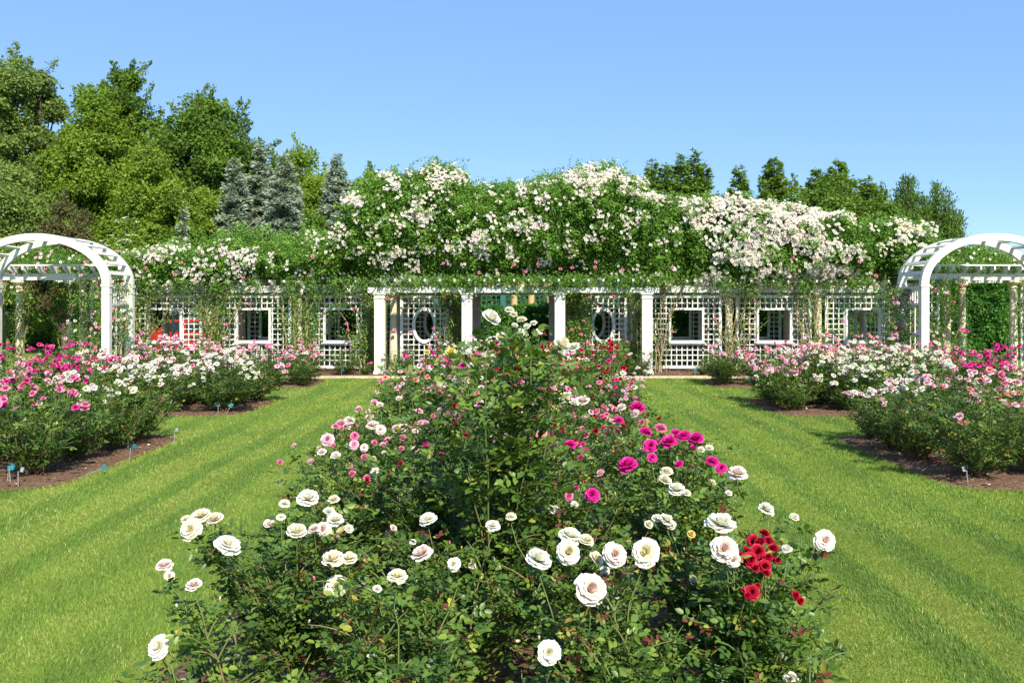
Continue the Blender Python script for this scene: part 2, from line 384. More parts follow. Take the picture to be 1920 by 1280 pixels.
def blossoms_at(root, tips, n, color, diam, kind, clus=(2, 5), seed=0, buds=.0, rot=0.):
    g = np.random.default_rng(seed); tips = sorted(tips, key=lambda p: -p[2] + g.uniform(-.38, .38)); c = 0; i = 0
    # the sun is behind the camera: blossoms lean up and that way
    bx, by = math.cos(-rot), math.sin(-rot)
    while c < n and i < len(tips) * 3:
        t = np.array(tips[i % len(tips)]); i += 1
        for k in range(int(g.integers(*clus))):
            if c >= n: break
            col = color if isinstance(color, str) else color[int(g.integers(len(color)))]
            off = g.normal(size=3) * (.042, .042, .02) if clus[1] > 2 else np.zeros(3)
            off = off * (1 + (i > len(tips)) * 1.4)
            w_ = np.array([g.normal() * .4, -.55 + g.normal() * .35, 1.]); d = np.array([w_[0] * bx - w_[1] * by, w_[0] * by + w_[1] * bx, w_[2]])
            put_blossom(root, t + off + (0, 0, .03), diam * g.uniform(.7, 1.15), d, col, kind); c += 1

# ================================================================== GROUND
def structure(o): o['kind'] = 'structure'; return o
gm = MB(); gm.add([[-700, -60, 0], [700, -60, 0], [700, 900, 0], [-700, 900, 0]], np.array([[0, 1, 2, 3]]))
structure(gm.build('ground', M['lawn']))

beds = []                                             # (x0, x1, y0, y1): every soil bed cut in the lawn
BR = [(9.45, 13.45), (15.75, 18.65), (21.15, 23.45)]
LX, RX = -5.05, 4.65
beds.append((-1.92, 1.50, 2.6, 8.25))
for y0, y1 in BR: beds.append((-1.90, 1.50, y0, y1))
for i, (y0, y1) in enumerate(BR):
    xl = -9.9 if i else -9.4; beds.append((xl - (.6 if i == 2 else 0), LX, y0, y1)); beds.append((RX, -xl - .4 + (.6 if i == 2 else 0), y0, y1))
beds.append((4.75, 8.5, 3.5, 7.3)); beds.append((-8.9, -5.15, 3.5, 7.3))
beds.append((-15.5, 15.1, 24.25, 29.6))               # the mulched strip under the pergola
def in_bed(x, y, m=0.):
    k = np.zeros(np.shape(x), bool)
    for x0, x1, y0, y1 in beds:
        r = .55
        qx = np.abs(x - (x0 + x1) / 2) - ((x1 - x0) / 2 - r - m); qy = np.abs(y - (y0 + y1) / 2) - ((y1 - y0) / 2 - r - m)
        d = np.hypot(np.maximum(qx, 0), np.maximum(qy, 0)) + np.minimum(np.maximum(qx, qy), 0) - r
        k |= d < 0
    return k
def bed_mesh(x0, x1, y0, y1, name):
    r = .55; nx = max(8, int((x1 - x0) / .12)); ny = max(8, int((y1 - y0) / .12)); mb = MB()
    U, V = np.meshgrid(np.linspace(-1, 1, nx + 1), np.linspace(-1, 1, ny + 1))
    cx, cy, hx, hy = (x0 + x1) / 2, (y0 + y1) / 2, (x1 - x0) / 2, (y1 - y0) / 2
    X = U * hx; Y = V * hy
    ox = np.maximum(np.abs(X) - (hx - r), 0); oy = np.maximum(np.abs(Y) - (hy - r), 0)
    dd = np.hypot(ox, oy); mx = np.maximum(ox, oy); s = np.where(dd > 1e-6, mx / np.maximum(dd, 1e-6), 1)
    X = np.sign(X) * (np.minimum(np.abs(X), hx - r) + ox * s); Y = np.sign(Y) * (np.minimum(np.abs(Y), hy - r) + oy * s)
    P = np.stack([X + cx, Y + cy, 0 * X], -1)
    ed = 1 - np.maximum(np.abs(U), np.abs(V))
    w_ = vnoise(P, .45, 3) * .04 * (ed < .01)          # slightly wavy edge
    P[..., 0] += w_; P[..., 1] += w_ * .6
    P[..., 2] = .006 + .035 * np.clip(ed * 8, 0, 1) + (vnoise(P, .35, 1) * .018 + vnoise(P, .13, 2) * .012 + .012) * np.clip(ed * 8, 0, 1)
    i = np.arange(ny)[:, None] * (nx + 1); j = np.arange(nx)[None]
    mb.add(P.reshape(-1, 3), np.stack([i + j, i + j + 1, i + nx + 2 + j, i + nx + 1 + j], -1).reshape(-1, 4))
    return structure(mb.build(name, M['soil'], None, True))
for b in beds: bed_mesh(*b, 'flower_bed_soil')
# kerb of pale stone between lawn and pergola bed
mb = MB()
for x in np.arange(-15.4, 15.0, .9): mb.box((x + .45, 24.13, .02), (.893, .2, .075 + rng.uniform(-.004, .004)))
structure(mb.build('kerb', M['edging']))
# bark chips and fallen petals lying on the soil
mb = MB(); n = 32000
bb = [b for b in beds]; ar = np.array([(b[1] - b[0]) * (b[3] - b[2]) for b in bb]); pick = rng.choice(len(bb), n, p=ar / ar.sum())
B = np.array(bb)[pick]; X = B[:, 0] + (B[:, 1] - B[:, 0]) * rng.random(n); Y = B[:, 2] + (B[:, 3] - B[:, 2]) * rng.random(n)
ok = in_bed(X, Y, .03); X, Y = X[ok], Y[ok]; n = len(X)
P = np.stack([X, Y, rng.uniform(.045, .07, n)], -1); D = rdir(n) * (1, 1, .15)
tt = np.where(rng.random(n) < .13, rng.uniform(.85, 1, n), rng.uniform(0, .75, n))
leaves(mb, P, D, np.tile([0, 0, 1.], (n, 1)) + rng.normal(size=(n, 3)) * .25, rng.uniform(.02, .05, n), tt, T_KITE, 1.1)
tag(mb.build('bark_mulch', M['chip']), 'brown bark chips with pale fallen petals on the beds', 'mulch', kind='stuff')

# mown grass: short blades leaning with the mower's stripes, whose light and dark are also painted into the tint
mb = MB()
def grass_zone(y0, y1, dens, bl, bw):
    xm = lambda y: y * .62 + .4
    area = (xm(y0) + xm(y1)) * (y1 - y0); n = int(area * dens)
    Y = rng.uniform(y0, y1, n); X = rng.uniform(-1, 1, n) * xm(y1)
    ok = (np.abs(X) < xm(Y)) & ~in_bed(X, Y, .035) & (Y < 24.02); X, Y = X[ok], Y[ok]; n = len(X)
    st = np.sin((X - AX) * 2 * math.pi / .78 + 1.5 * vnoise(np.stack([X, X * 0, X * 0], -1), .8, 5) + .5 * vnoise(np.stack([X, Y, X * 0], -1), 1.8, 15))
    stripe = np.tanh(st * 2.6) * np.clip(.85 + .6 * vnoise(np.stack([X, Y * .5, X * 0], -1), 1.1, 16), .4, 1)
    D = np.stack([rng.normal(size=n) * .38, -.05 + .75 * stripe + rng.normal(size=n) * .35, np.ones(n)], -1)
    P = np.stack([X, Y, np.full(n, -.002)], -1)
    pt = vnoise(P, .9, 11) * .5 + vnoise(P, .33, 12) * .3
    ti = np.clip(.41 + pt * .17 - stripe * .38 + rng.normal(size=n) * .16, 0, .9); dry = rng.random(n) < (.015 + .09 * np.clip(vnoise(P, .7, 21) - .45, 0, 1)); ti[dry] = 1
    L = bl * rng.uniform(.6, 1.25, n) * (1 + .12 * pt); 
    ed = in_bed(X, Y, -.10); L = np.where(ed, L * 1.25, L)
    a = rng.uniform(0, 6.28, n); N = np.stack([np.cos(a), np.sin(a), a * 0], -1)
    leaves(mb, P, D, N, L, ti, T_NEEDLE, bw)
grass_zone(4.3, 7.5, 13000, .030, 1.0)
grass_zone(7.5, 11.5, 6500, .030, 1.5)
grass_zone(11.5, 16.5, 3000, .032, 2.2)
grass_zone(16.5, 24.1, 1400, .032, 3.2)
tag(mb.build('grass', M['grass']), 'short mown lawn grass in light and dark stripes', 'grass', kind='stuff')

# ================================================================== PERGOLA
PF, CF, RF, RB = 24.9, 25.9, 28.9, 29.9                # pillar row, front column row, rear column row, rear pillars
pg = empty('pergola', (AX, CF, 0)); tag(pg, 'long white and cream pergola with lattice panels, columns and rafters under the climbing roses', 'pergola')
def local(x, y, z=0): return (x - AX, y - CF, z)
def column_mesh(h, r=.115):
    mb = MB(); mb.box((0, 0, .05), (.34, .34, .1))
    mb.lathe((0, 0, .1), [(.15, 0), (.165, .02), (.165, .05), (.145, .07), (.13, .1), (r, .13), (r * 1.0, h * .35), (r * .86, h - .36), (r * .86, h - .33), (r * 1.02, h - .32), (r * 1.02, h - .29), (r * .88, h - .28), (r * .9, h - .24), (.155, h - .2), (.16, h - .18)], 24)
    mb.box((0, 0, h - .04), (.34, .34, .08)); return mb.mesh('column', M['cream_paint'], False)
def smooth_round(me):
    for p in me.polygons: p.use_smooth = abs(p.normal.z) < .5 and p.area < .2
    return me
colm = smooth_round(column_mesh(2.36))
COLX = [3.54, 6.33, 8.95, 11.45]
for s in (-1, 1):
    for x in COLX + [1.64]:
        for y in (CF, RF):
            link('column', colm, pg, local(AX + s * x, y))
def pillar_mesh(h, wd=.29):
    mb = MB(); mb.box((0, 0, .07), (wd + .05, wd + .05, .14)); mb.box((0, 0, .14 + (h - .3) / 2), (wd, wd, h - .3))
    mb.box((0, 0, h - .145), (wd + .04, wd + .04, .03)); mb.box((0, 0, h - .085), (wd + .01, wd + .01, .09)); mb.box((0, 0, h - .02), (wd + .07, wd + .07, .04)); return mb.mesh('pillar', M['white_paint'])
pilm = pillar_mesh(2.34); pilc = pillar_mesh(2.34); pilc.materials[0] = M['cream_white']
for s in (-1, 1):
    for x in (1.31, 3.77):
        for y in (PF, RB): link('pillar', pilc if (s < 0 and x > 3) else pilm, pg, local(AX + s * x, y))
# beams and rafters
def beam(x0, x1, y, z0, z1, parent=pg, th=.09, org=(AX, CF)):
    mb = MB(); mb.box(((x0 + x1) / 2 - org[0], y - org[1], (z0 + z1) / 2), (x1 - x0, th, z1 - z0)); return mb.build('beam', M['white_paint'], parent)
for y in (CF - .09, CF + .09, RF - .09, RF + .09): beam(AX - 11.75, AX + 11.75, y, 2.37, 2.57)
for y in (PF - .09, PF + .09, RB - .09, RB + .09): beam(AX - 4.1, AX + 4.1, y, 2.35, 2.50)
def rafter_mesh(y0, y1, hgt=.15):
    mb = MB(); x = .024
    V = [(s, y, z) for s in (-x, x) for y, z in ((y0, .09), (y0, hgt), (y1, hgt), (y1, .09), (y1 - .22, 0), (y0 + .22, 0))]
    mb.add(V, [[0, 1, 2, 3, 4, 5], [11, 10, 9, 8, 7, 6]] + [[i, 6 + i, 6 + (i + 1) % 6, (i + 1) % 6] for i in range(6)]); return mb.mesh('rafter', M['white_paint'])
rm1 = rafter_mesh(-.55, RF - CF + .55); rm2 = rafter_mesh(PF - CF - .4, RB - CF + .4)
x = -11.6
while x < 11.65:
    link('rafter', rm2 if abs(x) < 4.1 else rm1, pg, (x, 0, 2.573 if abs(x) > 4.1 else 2.576)); x += .415
mb = MB()
for y in (CF + .5, CF + 1.5, RF - .5): mb.box((0, y - CF, 2.745), (23.4, .05, .035))
mb.build('batten', M['white_paint'], pg)
# lattice panels
def lattice_rect(mb, x0, x1, z0, z1, hole=None, step=.157, w_=.029, oval=None):
    n = max(2, round((x1 - x0) / step)); m_ = max(2, round((z1 - z0) / step))
    def cut(a0, a1, c, vert):
        if hole:
            hx0, hx1, hz0, hz1 = hole; c0, c1, b0, b1 = (hx0, hx1, hz0, hz1) if vert else (hz0, hz1, hx0, hx1)
            if c0 < c < c1: return [(a0, b0), (b1, a1)]
        if oval:
            ox, oz, rx, rz = oval; u = (c - (ox if vert else oz)) / (rx if vert else rz)
            if abs(u) < 1: q = (rz if vert else rx) * math.sqrt(1 - u * u); o_ = oz if vert else ox; return [(a0, o_ - q), (o_ + q, a1)]
        return [(a0, a1)]
    for i in range(1, n):
        c = x0 + (x1 - x0) * i / n
        for a, b in cut(z0, z1, c, True): 
            if b - a > .02: mb.box((c, -.006, (a + b) / 2), (w_, .010, b - a))
    for i in range(1, m_):
        c = z0 + (z1 - z0) * i / m_
        for a, b in cut(x0, x1, c, False):
            if b - a > .02: mb.box(((a + b) / 2, .006, c), (b - a, .010, w_))
def frame_rect(mb, x0, x1, z0, z1, t, d):
    mb.box(((x0 + x1) / 2, 0, z1 - t / 2), (x1 - x0, d, t)); mb.box(((x0 + x1) / 2, 0, z0 + t / 2), (x1 - x0, d, t))
    for xx in (x0 + t / 2, x1 - t / 2): mb.box((xx, 0, (z0 + z1) / 2), (t, d * .92, z1 - z0 - 2 * t))
def panel(x0, x1, y, win=None, oval=None, z0=.14, z1=2.30):
    cx = (x0 + x1) / 2; e = empty('trellis_panel', (cx - AX, y - CF, 0)); e.parent = pg
    f = MB(); frame_rect(f, x0 - cx, x1 - cx, z0, z1, .085, .06); f.build('frame', M['white_paint'], e)
    l = MB(); hole = ov = None
    if win: a, b, c, d = win; hole = (a - cx, b - cx, c, d)
    if oval: ov = (oval[0] - cx, *oval[1:])
    lattice_rect(l, x0 - cx + .085, x1 - cx - .085, z0 + .085, z1 - .085, hole, oval=ov); l.build('lattice', M['white_paint'], e)
    if win:
        w_ = MB(); frame_rect(w_, hole[0], hole[1], hole[2], hole[3], .064, .11); w_.box(((hole[0] + hole[1]) / 2, -.03, hole[2] - .012), (hole[1] - hole[0] + .08, .20, .03)); w_.build('window_frame', M['white_paint'], e)
    if oval:
        o_ = MB(); ox, oz, rx, rz = ov; n = 40; th = np.arange(n) * 2 * math.pi / n; V = []
        for yy, k in ((-.055, 1.), (-.055, 1.17), (.055, 1.17), (.055, 1.)):
            kk = k if k == 1 else None
            ex = 0 if k == 1 else .085
            V.append(np.stack([ox + (rx + ex) * np.cos(th), np.full(n, yy), oz + (rz + ex) * np.sin(th)], -1))
        j = np.arange(n); k = (j + 1) % n
        Fc = np.concatenate([np.stack([a * n + j, a * n + k, b * n + k, b * n + j], -1) for a, b in ((0, 1), (1, 2), (2, 3), (3, 0))])
        o_.add(np.concatenate(V), Fc); 
        for sz in (-1, 1): o_.box((ox, 0, oz + sz * (rz + .04)), (.13, .13, .11))
        for sx in (-1, 1): o_.box((ox + sx * (rx + .04), 0, oz), (.09, .13, .13))
        o_.build('oval_frame', M['white_paint'], e)
    return e
for y in (CF, RF):
    for s in (-1, 1):
        # three windowed panels each side, then the oval one by the opening
        for c0, c1, wc in ((3.78, 6.12, 5.08), (6.54, 8.76, 7.66), (9.16, 11.25, 10.27)):
            x0, x1 = sorted((AX + s * c0, AX + s * c1)); wc = AX + s * wc
            hw = .52 if y == CF else .72; panel(x0, x1, y, win=(wc - hw, wc + hw, .90, 1.92))
        x0, x1 = sorted((AX + s * 1.92, AX + s * 3.34)); panel(x0, x1, y, oval=(AX + s * 2.63, 1.41, .27, .44))

# portals at both ends
def portal(xa, xb, x0, x1, label):
    cx = (xa + xb) / 2; Yp = 25.0; e = empty('portal', (cx, Yp, 0)); tag(e, label, 'portal')
    cm = smooth_round(column_mesh(2.70)); pm_ = rafter_mesh(-.45, 3.35, .2)
    for yy in (0, 2.9):
        for xx in (xa, xb): link('column', cm, e, (xx - cx, yy, 0))
        for o_ in (-.09, .09):
            b = MB(); b.box(((x0 + x1) / 2 - cx, yy + o_, 2.80), (x1 - x0, .09, .19)); b.build('beam', M['white_paint'], e)
    x = x0 + .08
    while x < x1: link('rafter', pm_, e, (x - cx, 0, 2.895)); x += .385
    b = MB(); b.box(((x0 + x1) / 2 - cx, -.40, 3.115), (x1 - x0 + .1, .07, .04)); b.box(((x0 + x1) / 2 - cx, 3.2, 3.115), (x1 - x0 + .1, .07, .04)); b.build('batten', M['white_paint'], e)
    for xl, xr in ((x0 + .02, xa - .2), (xb + .2, x1 - .05)):
        if xr - xl < .5: continue
        l = MB(); c = (xl + xr) / 2 - cx; hw = (xr - xl) / 2; frame_rect(l, c - hw, c + hw, .15, 2.62, .07, .05); lattice_rect(l, c - hw + .07, c + hw - .07, .22, 2.55); l.build('trellis_panel', M['white_paint'], e)
        if xl < xa: link('trellis_panel', e.children[-1].data, e, (0, 2.9, 0))
    return e
portal(-14.22, -12.42, -14.75, -11.1, 'white roofed portal on cream columns behind the left garden arch')
portal(12.10, 14.00, 10.85, 15.2, 'white roofed portal on cream columns behind the right garden arch')

# arches
def arch(cx, label):
    Yf = 22.5; dep = 1.33; e = empty('garden_arch', (cx, Yf, 0)); tag(e, label, 'arch')
    a, b, sp = 1.90, 1.28, 2.55; t = .20
    def hoop(yy):
        mb = MB(); n = 36; th = np.linspace(0, math.pi, n); V = []
        for k, (da, y_) in enumerate(((0, -.07), (-t, -.07), (-t, .07), (0, .07))):
            V.append(np.stack([(a + da) * np.cos(th), np.full(n, yy + y_), sp + (b + da * .9) * np.sin(th)], -1))
        V = np.stack(V, 1).reshape(-1, 3); i = np.arange(n - 1)[:, None] * 4; j = np.arange(4)[None]; k = (j + 1) % 4
        mb.add(V, np.stack([i + j, i + k, i + 4 + k, i + 4 + j], -1).reshape(-1, 4)); return mb.build('hoop', M['white_paint'], e)
    for yy in (0, dep):
        hoop(yy)
        for s in (-1, 1):
            l = MB(); l.box((0, 0, 1.27), (t, .15, 2.54)); l.box((0, 0, 2.50), (t + .035, .185, .07)); l.box((0, 0, 2.30), (t + .02, .17, .03)); l.box((0, 0, .12), (t + .04, .19, .24)); l.build('leg', M['white_paint'], e, loc=(s * (a - t / 2), yy, 0))
    for k in range(1, 14):                            # slats laid from hoop to hoop
        th = math.pi * k / 14; x = (a - .02) * math.cos(th); z = sp + (b - .02) * math.sin(th)
        s_ = MB(); s_.box((0, 0, 0), (.10, dep - .142, .035)); o = s_.build('slat', M['white_paint'], e, loc=(x, dep / 2, z)); o.rotation_euler.y = math.atan2(math.cos(th) * a, math.sin(th) * b) * 1.0 if False else -math.atan2(b * math.cos(th), -a * math.sin(th)) * 0 + (math.pi / 2 - math.atan2(math.sin(th) / b, math.cos(th) / a))
    for s in (-1, 1):
        p = MB(); x = s * (a - t / 2)
        for z in (2.02, 2.46): p.box((x, dep / 2, z), (.06, dep - .16, .07))
        for k in range(9): p.box((x, .13 + (dep - .26) * k / 8, 2.24), (.03, .035, .37))
        p.box((x, dep / 2, .5), (.05, dep - .16, .06)); p.box((x, dep / 2, 1.25), (.05, dep - .16, .06))
        for k in range(4): p.box((x, .25 + (dep - .5) * k / 3, 1.25), (.025, .03, 1.47))
        p.build('side_panel', M['white_paint'], e)
    return e
arch(-12.38, 'white wooden garden arch over the path at the left edge of the garden')
arch(12.12, 'white wooden garden arch over the path at the right edge of the garden')

# ================================================================== CLIMBING ROSES ON THE PERGOLA
# top line of the mass of roses, in metres above the ground, along x (read at the front row of columns)
prof = np.array([(230, 462), (300, 462), (380, 455), (430, 440), (520, 442), (600, 452), (632, 445), (650, 380), (672, 345), (700, 325), (750, 318), (790, 318), (820, 310), (860, 318), (890, 342), (930, 342), (990, 332), (1060, 318), (1100, 306), (1150, 308), (1185, 325), (1215, 350), (1240, 366), (1300, 362), (1400, 374), (1500, 380), (1570, 392), (1610, 420), (1660, 418), (1720, 420), (1790, 440), (1930, 470)], float)
YR = 26.6
pX = (prof[:, 0] - VX) / F * YR; pZ = H - (prof[:, 1] - VY) / F * YR - .12
def topz(x): return np.interp(x, pX, pZ)
def mass_points(n, x0, x1, g, depth=.0):
    """points and outward normals on the lumpy skin of the roses between x0 and x1"""
    x = g.uniform(x0, x1, n); x = x + vnoise(np.stack([x, x * 0, g.uniform(0, 5, n)], -1), .8, 4) * .3
    mid = np.clip((4.9 - np.abs(x - AX)) / .8, 0, 1); zt = topz(x); z0 = 2.58 - .06 * mid; hz = (zt - z0) / 2; cz = (zt + z0) / 2
    ay = 2.2 + .42 * mid; cy = (CF + RF) / 2
    p = 2 / 2.6; tt = np.linspace(-.30 * math.pi, 1.25 * math.pi, 900); cy_ = -np.sign(np.cos(tt)) * np.abs(np.cos(tt)) ** p * 2.4; cz_ = np.sign(np.sin(tt)) * np.abs(np.sin(tt)) ** p * max(.6, float(np.mean(hz)))
    ds = np.hypot(np.diff(cy_), np.diff(cz_)) * np.where(tt[1:] < .62 * math.pi, 1., .35); cum = np.concatenate([[0], np.cumsum(ds)]); th = np.interp(g.random(n) * cum[-1], cum, tt)
    # th = 0 faces the camera, pi/2 is up
    c, s = np.cos(th), np.sin(th); p = 2 / 2.6
    yy = -np.sign(c) * np.abs(c) ** p; zz = np.sign(s) * np.abs(s) ** p
    P = np.stack([x, cy + ay * yy, cz + hz * zz], -1); N = nrm(np.stack([g.normal(size=n) * .25, yy, zz * 1.2], -1))
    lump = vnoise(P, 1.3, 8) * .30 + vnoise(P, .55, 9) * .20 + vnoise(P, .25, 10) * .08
    P = P + N * (lump - depth * g.random(n) ** 1.3)[:, None]
    return P, N, lump
BLOBS = [(720,345,25,16,.7),(675,392,24,26,.7),(745,362,25,14,.6),(797,402,30,28,.9),(842,336,40,28,.9),(747,440,50,16,.45),(760,497,38,30,.95),(838,468,35,24,.6),(905,428,42,22,.7),(912,462,30,20,.5),(930,374,25,18,.4),(1003,370,30,24,.7),(978,428,38,27,.75),(960,478,22,18,.45),(1020,486,10,22,.5),(1110,332,58,30,1.),(1180,352,40,22,.7),(1105,374,35,10,.7),(1160,415,50,22,.35),(1300,402,50,34,.95),(1370,392,50,22,.8),(1490,405,98,30,1.),(1450,455,135,50,.9),(1550,478,62,42,.75),(1385,475,65,32,.75),(1440,515,125,32,.75),(1325,525,25,12,.7),(1600,530,40,22,.4),(1680,432,60,16,.5),(1660,470,40,25,.35),(300,478,60,14,.8),(250,470,30,18,.6),(440,492,60,26,.4),(480,482,35,14,.6),(300,510,60,16,.35),(380,520,150,20,.3),(660,450,30,20,.3),(1220,375,30,10,.5)]
def blob_density(P):
    px = VX + P[:, 0] / 26.0 * F; py = VY + (H - P[:, 2]) / 26.0 * F; d = np.full(len(P), .045)
    for cx, cy, rx, ry, k in BLOBS:
        q = ((px - cx) / rx) ** 2 + ((py - cy) / ry) ** 2; d = np.maximum(d, k * np.clip(1.4 - q, 0, 1) ** 1.2)
    return d
def strand(lf, pts, g, dens=26, size=.065, spread=.06, tint=.45, droop=.2):
    pts = np.asarray(pts, float); seg = np.linalg.norm(np.diff(pts, axis=0), axis=1); cl = np.concatenate([[0], np.cumsum(seg)]); n = max(3, int(cl[-1] * dens))
    s = np.sort(g.uniform(0, cl[-1], n)); P = np.stack([np.interp(s, cl, pts[:, k]) for k in range(3)], -1) + g.normal(size=(n, 3)) * spread
    D = rdir(n); D[:, 2] = D[:, 2] * .5 - droop; N = np.stack([g.normal(size=n) * .5, -.6 + g.normal(size=n) * .4, .6 + g.normal(size=n) * .4], -1)
    leaves(lf, P, D, N, size * g.uniform(.7, 1.3, n), np.clip(tint + g.normal(size=n) * .16, 0, .95), T_KITE)
# name, x range (axis), woody foot x, columns dressed in leaves, blossom colour
CL = [(-11.9, -9.3, [-10.9, -8.95], 'white and blush climbing rose over the left pergola wing next to the left arch'),
      (-9.3, -6.6, [-6.4, -8.9], 'climbing rose with scattered pale blossoms over the middle of the left pergola wing'),
      (-6.6, -4.6, [-6.1, -4.3], 'leafy climbing rose almost without blossoms beside the raised centre on the left'),
      (-5.6, -3.1, [-4.15, -1.75], 'blush climbing rose on the left shoulder of the tall centre above the left oval window'),
      (-3.1, -.6, [-1.65], 'white climbing rose over the left half of the central opening'),
      (-.6, 1.7, [1.6, 1.8], 'green climbing rose with drifts of white over the right half of the central opening'),
      (1.7, 4.3, [1.78, 3.6], 'climbing rose with a dense white crest at the right peak above the right oval window'),
      (4.3, 7.0, [4.25, 6.3], 'white climbing rose above the first square window right of the centre'),
      (7.0, 9.8, [6.6, 8.9], 'climbing rose smothered in white blossoms above the right pergola wing'),
      (9.8, 12.2, [8.6, 11.3], 'creamy climbing rose above the right pergola wing next to the right arch')]
for ci, (x0, x1, feet, label) in enumerate(CL):
    g = np.random.default_rng(100 + ci); root = empty('climbing_rose', (AX + (x0 + x1) / 2, CF - .25, 0)); tag(root, label, 'climbing rose', 'climbing roses covering the pergola')
    O = np.array(root.location); hgt = float(np.mean(topz(np.linspace(AX + x0, AX + x1, 9)))) - 2.4
    lf = MB(); n = int((x1 - x0) * (hgt * 1.5 + 2.5) * 1900)
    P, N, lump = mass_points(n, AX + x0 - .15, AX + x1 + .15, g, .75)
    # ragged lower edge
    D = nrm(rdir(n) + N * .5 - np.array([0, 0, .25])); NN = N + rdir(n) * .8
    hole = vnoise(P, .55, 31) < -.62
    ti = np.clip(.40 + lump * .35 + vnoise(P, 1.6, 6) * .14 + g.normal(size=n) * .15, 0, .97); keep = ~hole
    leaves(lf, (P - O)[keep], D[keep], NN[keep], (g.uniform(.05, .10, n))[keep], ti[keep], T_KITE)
    for q in range(int((x1 - x0) * (hgt + 1.2) * 17)):   # arching sprays that stand off the mass
        Q, QN, _ = mass_points(1, AX + x0, AX + x1, g, .1); Q = Q[0]; QN = QN[0]
        if QN[2] < -.5 or QN[1] > .6: continue
        L_ = g.uniform(.18, .48); dd = nrm(QN + g.normal(size=3) * .45 + (0, 0, .35)); pts = bez(Q, Q + dd * L_ * .7 + (0, 0, .05), Q + dd * L_ - np.array([0, 0, g.uniform(0, .18)]), 5) - O
        strand(lf, pts, g, 110, .07, .045, .5 + .2 * g.random())
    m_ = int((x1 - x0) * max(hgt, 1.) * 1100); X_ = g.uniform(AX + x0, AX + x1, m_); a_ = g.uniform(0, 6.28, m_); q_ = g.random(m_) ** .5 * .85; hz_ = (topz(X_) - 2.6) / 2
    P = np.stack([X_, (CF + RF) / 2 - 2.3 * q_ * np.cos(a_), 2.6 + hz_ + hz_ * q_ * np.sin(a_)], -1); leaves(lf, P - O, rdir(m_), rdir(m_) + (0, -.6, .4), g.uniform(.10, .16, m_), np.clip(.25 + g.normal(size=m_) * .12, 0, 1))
    # strands hanging below the rafters, and shoots into the sky
    for k in range(int((x1 - x0) * (26 if abs(x0 + x1) < 8 else 9))):
        xs = g.uniform(AX + x0, AX + x1); ys = CF - g.uniform(.15, .75); L_ = abs(g.normal()) * .20 + .12
        if abs(xs - AX) < 4.3 and k % 3: ys = PF - g.uniform(.10, .30); L_ = .08 + .40 * g.random() ** 1.3 * (vnoise(np.array([[xs, 0, 0]]), .5, 5)[0] > -.45)
        elif abs(xs - AX) < 1.2: L_ *= .4
        pts = np.array([[xs, ys, 2.8], [xs + g.normal() * .08, ys - .05, 2.75 - L_ * .5], [xs + g.normal() * .15, ys, 2.72 - L_]]) - O
        strand(lf, pts, g, 95, .07, .08)
    cn = MB()
    for k in range(int((x1 - x0) * (2.2 if hgt > 2 else 1.2))):
        xs = g.uniform(AX + x0, AX + x1); zt = float(topz(xs)); ys = g.uniform(CF, RF); dx = g.normal() * .35; L_ = g.uniform(.2, .62)
        pts = bez(np.array([xs, ys, zt - .3]), np.array([xs + dx * .2, ys, zt + L_]), np.array([xs + dx * 1.8, ys - .1, zt + L_ * g.uniform(.5, 1)]), 7) - O
        cn.tube(pts, np.linspace(.008, .003, 7), 4, 0, .8); strand(lf, pts, g, 26, .075, .03, .6)
    # woody canes climbing from the soil; leaves round them
    cn.build('shoots', M['cane'], root, True)
    for fx in feet:
        fx = AX + fx; cn = MB()
        for k in range(6):
            a = np.array([fx + g.normal() * .10, CF - .28 + g.normal() * .05, 0.03]); tx = fx + g.normal() * .45 + (.3 if fx < 0 else -.2) * (k % 2)
            p = [a]; tx = fx + (tx - fx) * (.25 if 3 <= ci <= 6 else 1)
            for z in np.linspace(.35, 2.6, 7): p.append(np.array([a[0] + (tx - a[0]) * (z / 2.6) ** 1.3 + g.normal() * .05, CF - .20 + g.normal() * .04, z]))
            p.append(np.array([tx, CF - .1, 2.95])); p = np.array(p) - O
            cn.tube(p, np.linspace(.020, .010, len(p)) * g.uniform(.6, 1.3), 5, 1)
            strand(lf, p[1:], g, 60 if ci < 7 else (34 if k < 2 else 9), .07, .12, .5)
        for k in range(0 if 3 <= ci <= 6 else 4):     # side shoots through the lattice
            z = g.uniform(.4, 2.1); s = g.choice([-1, 1]); L_ = g.uniform(.3, .9)
            pts = bez(np.array([fx, CF - .18, z]), np.array([fx + s * L_ * .5, CF - .22, z + .3]), np.array([fx + s * L_, CF - .12, z + g.uniform(.2, .7)]), 6) - O
            cn.tube(pts, .006, 4, 1); strand(lf, pts, g, 60 if ci < 7 else 14, .065, .07, .55)
        cn.build('canes', [M['cane'], M['woody']], root, True)
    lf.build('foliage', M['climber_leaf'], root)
    # blossoms: candidate skin points thinned by where the photograph shows drifts
    m_ = int((x1 - x0) * hgt * 400)
    P, N, lump = mass_points(m_ * 3, AX + x0, AX + x1, g, -.07)
    d = blob_density(P); d = d * np.clip(vnoise(P, .30, 77) * 1.3 + .55, .1, 1.4); front = N[:, 1] < .35
    sel = front & (g.random(len(P)) < d * (.33 if ci >= 7 else .30)); P, N = np.repeat(P[sel], 4, 0), np.repeat(N[sel], 4, 0); P = P + g.normal(size=P.shape) * (.075, .045, .065)
    order = np.argsort(-N[:, 2] * 0 - (N[:, 1] < -.2) - g.random(len(P)) * .5); P, N = P[order], N[order]
    sz = g.uniform(.065, .11, len(P)) * (1.2 if ci >= 7 else 1.05); ind = np.argsort(-sz)[:100]
    cset = ['white', 'white', 'cream', 'blush'] if ci >= 2 else ['blush', 'white', 'white', 'palepink']
    if ci == 9: cset = ['cream', 'white', 'blush']
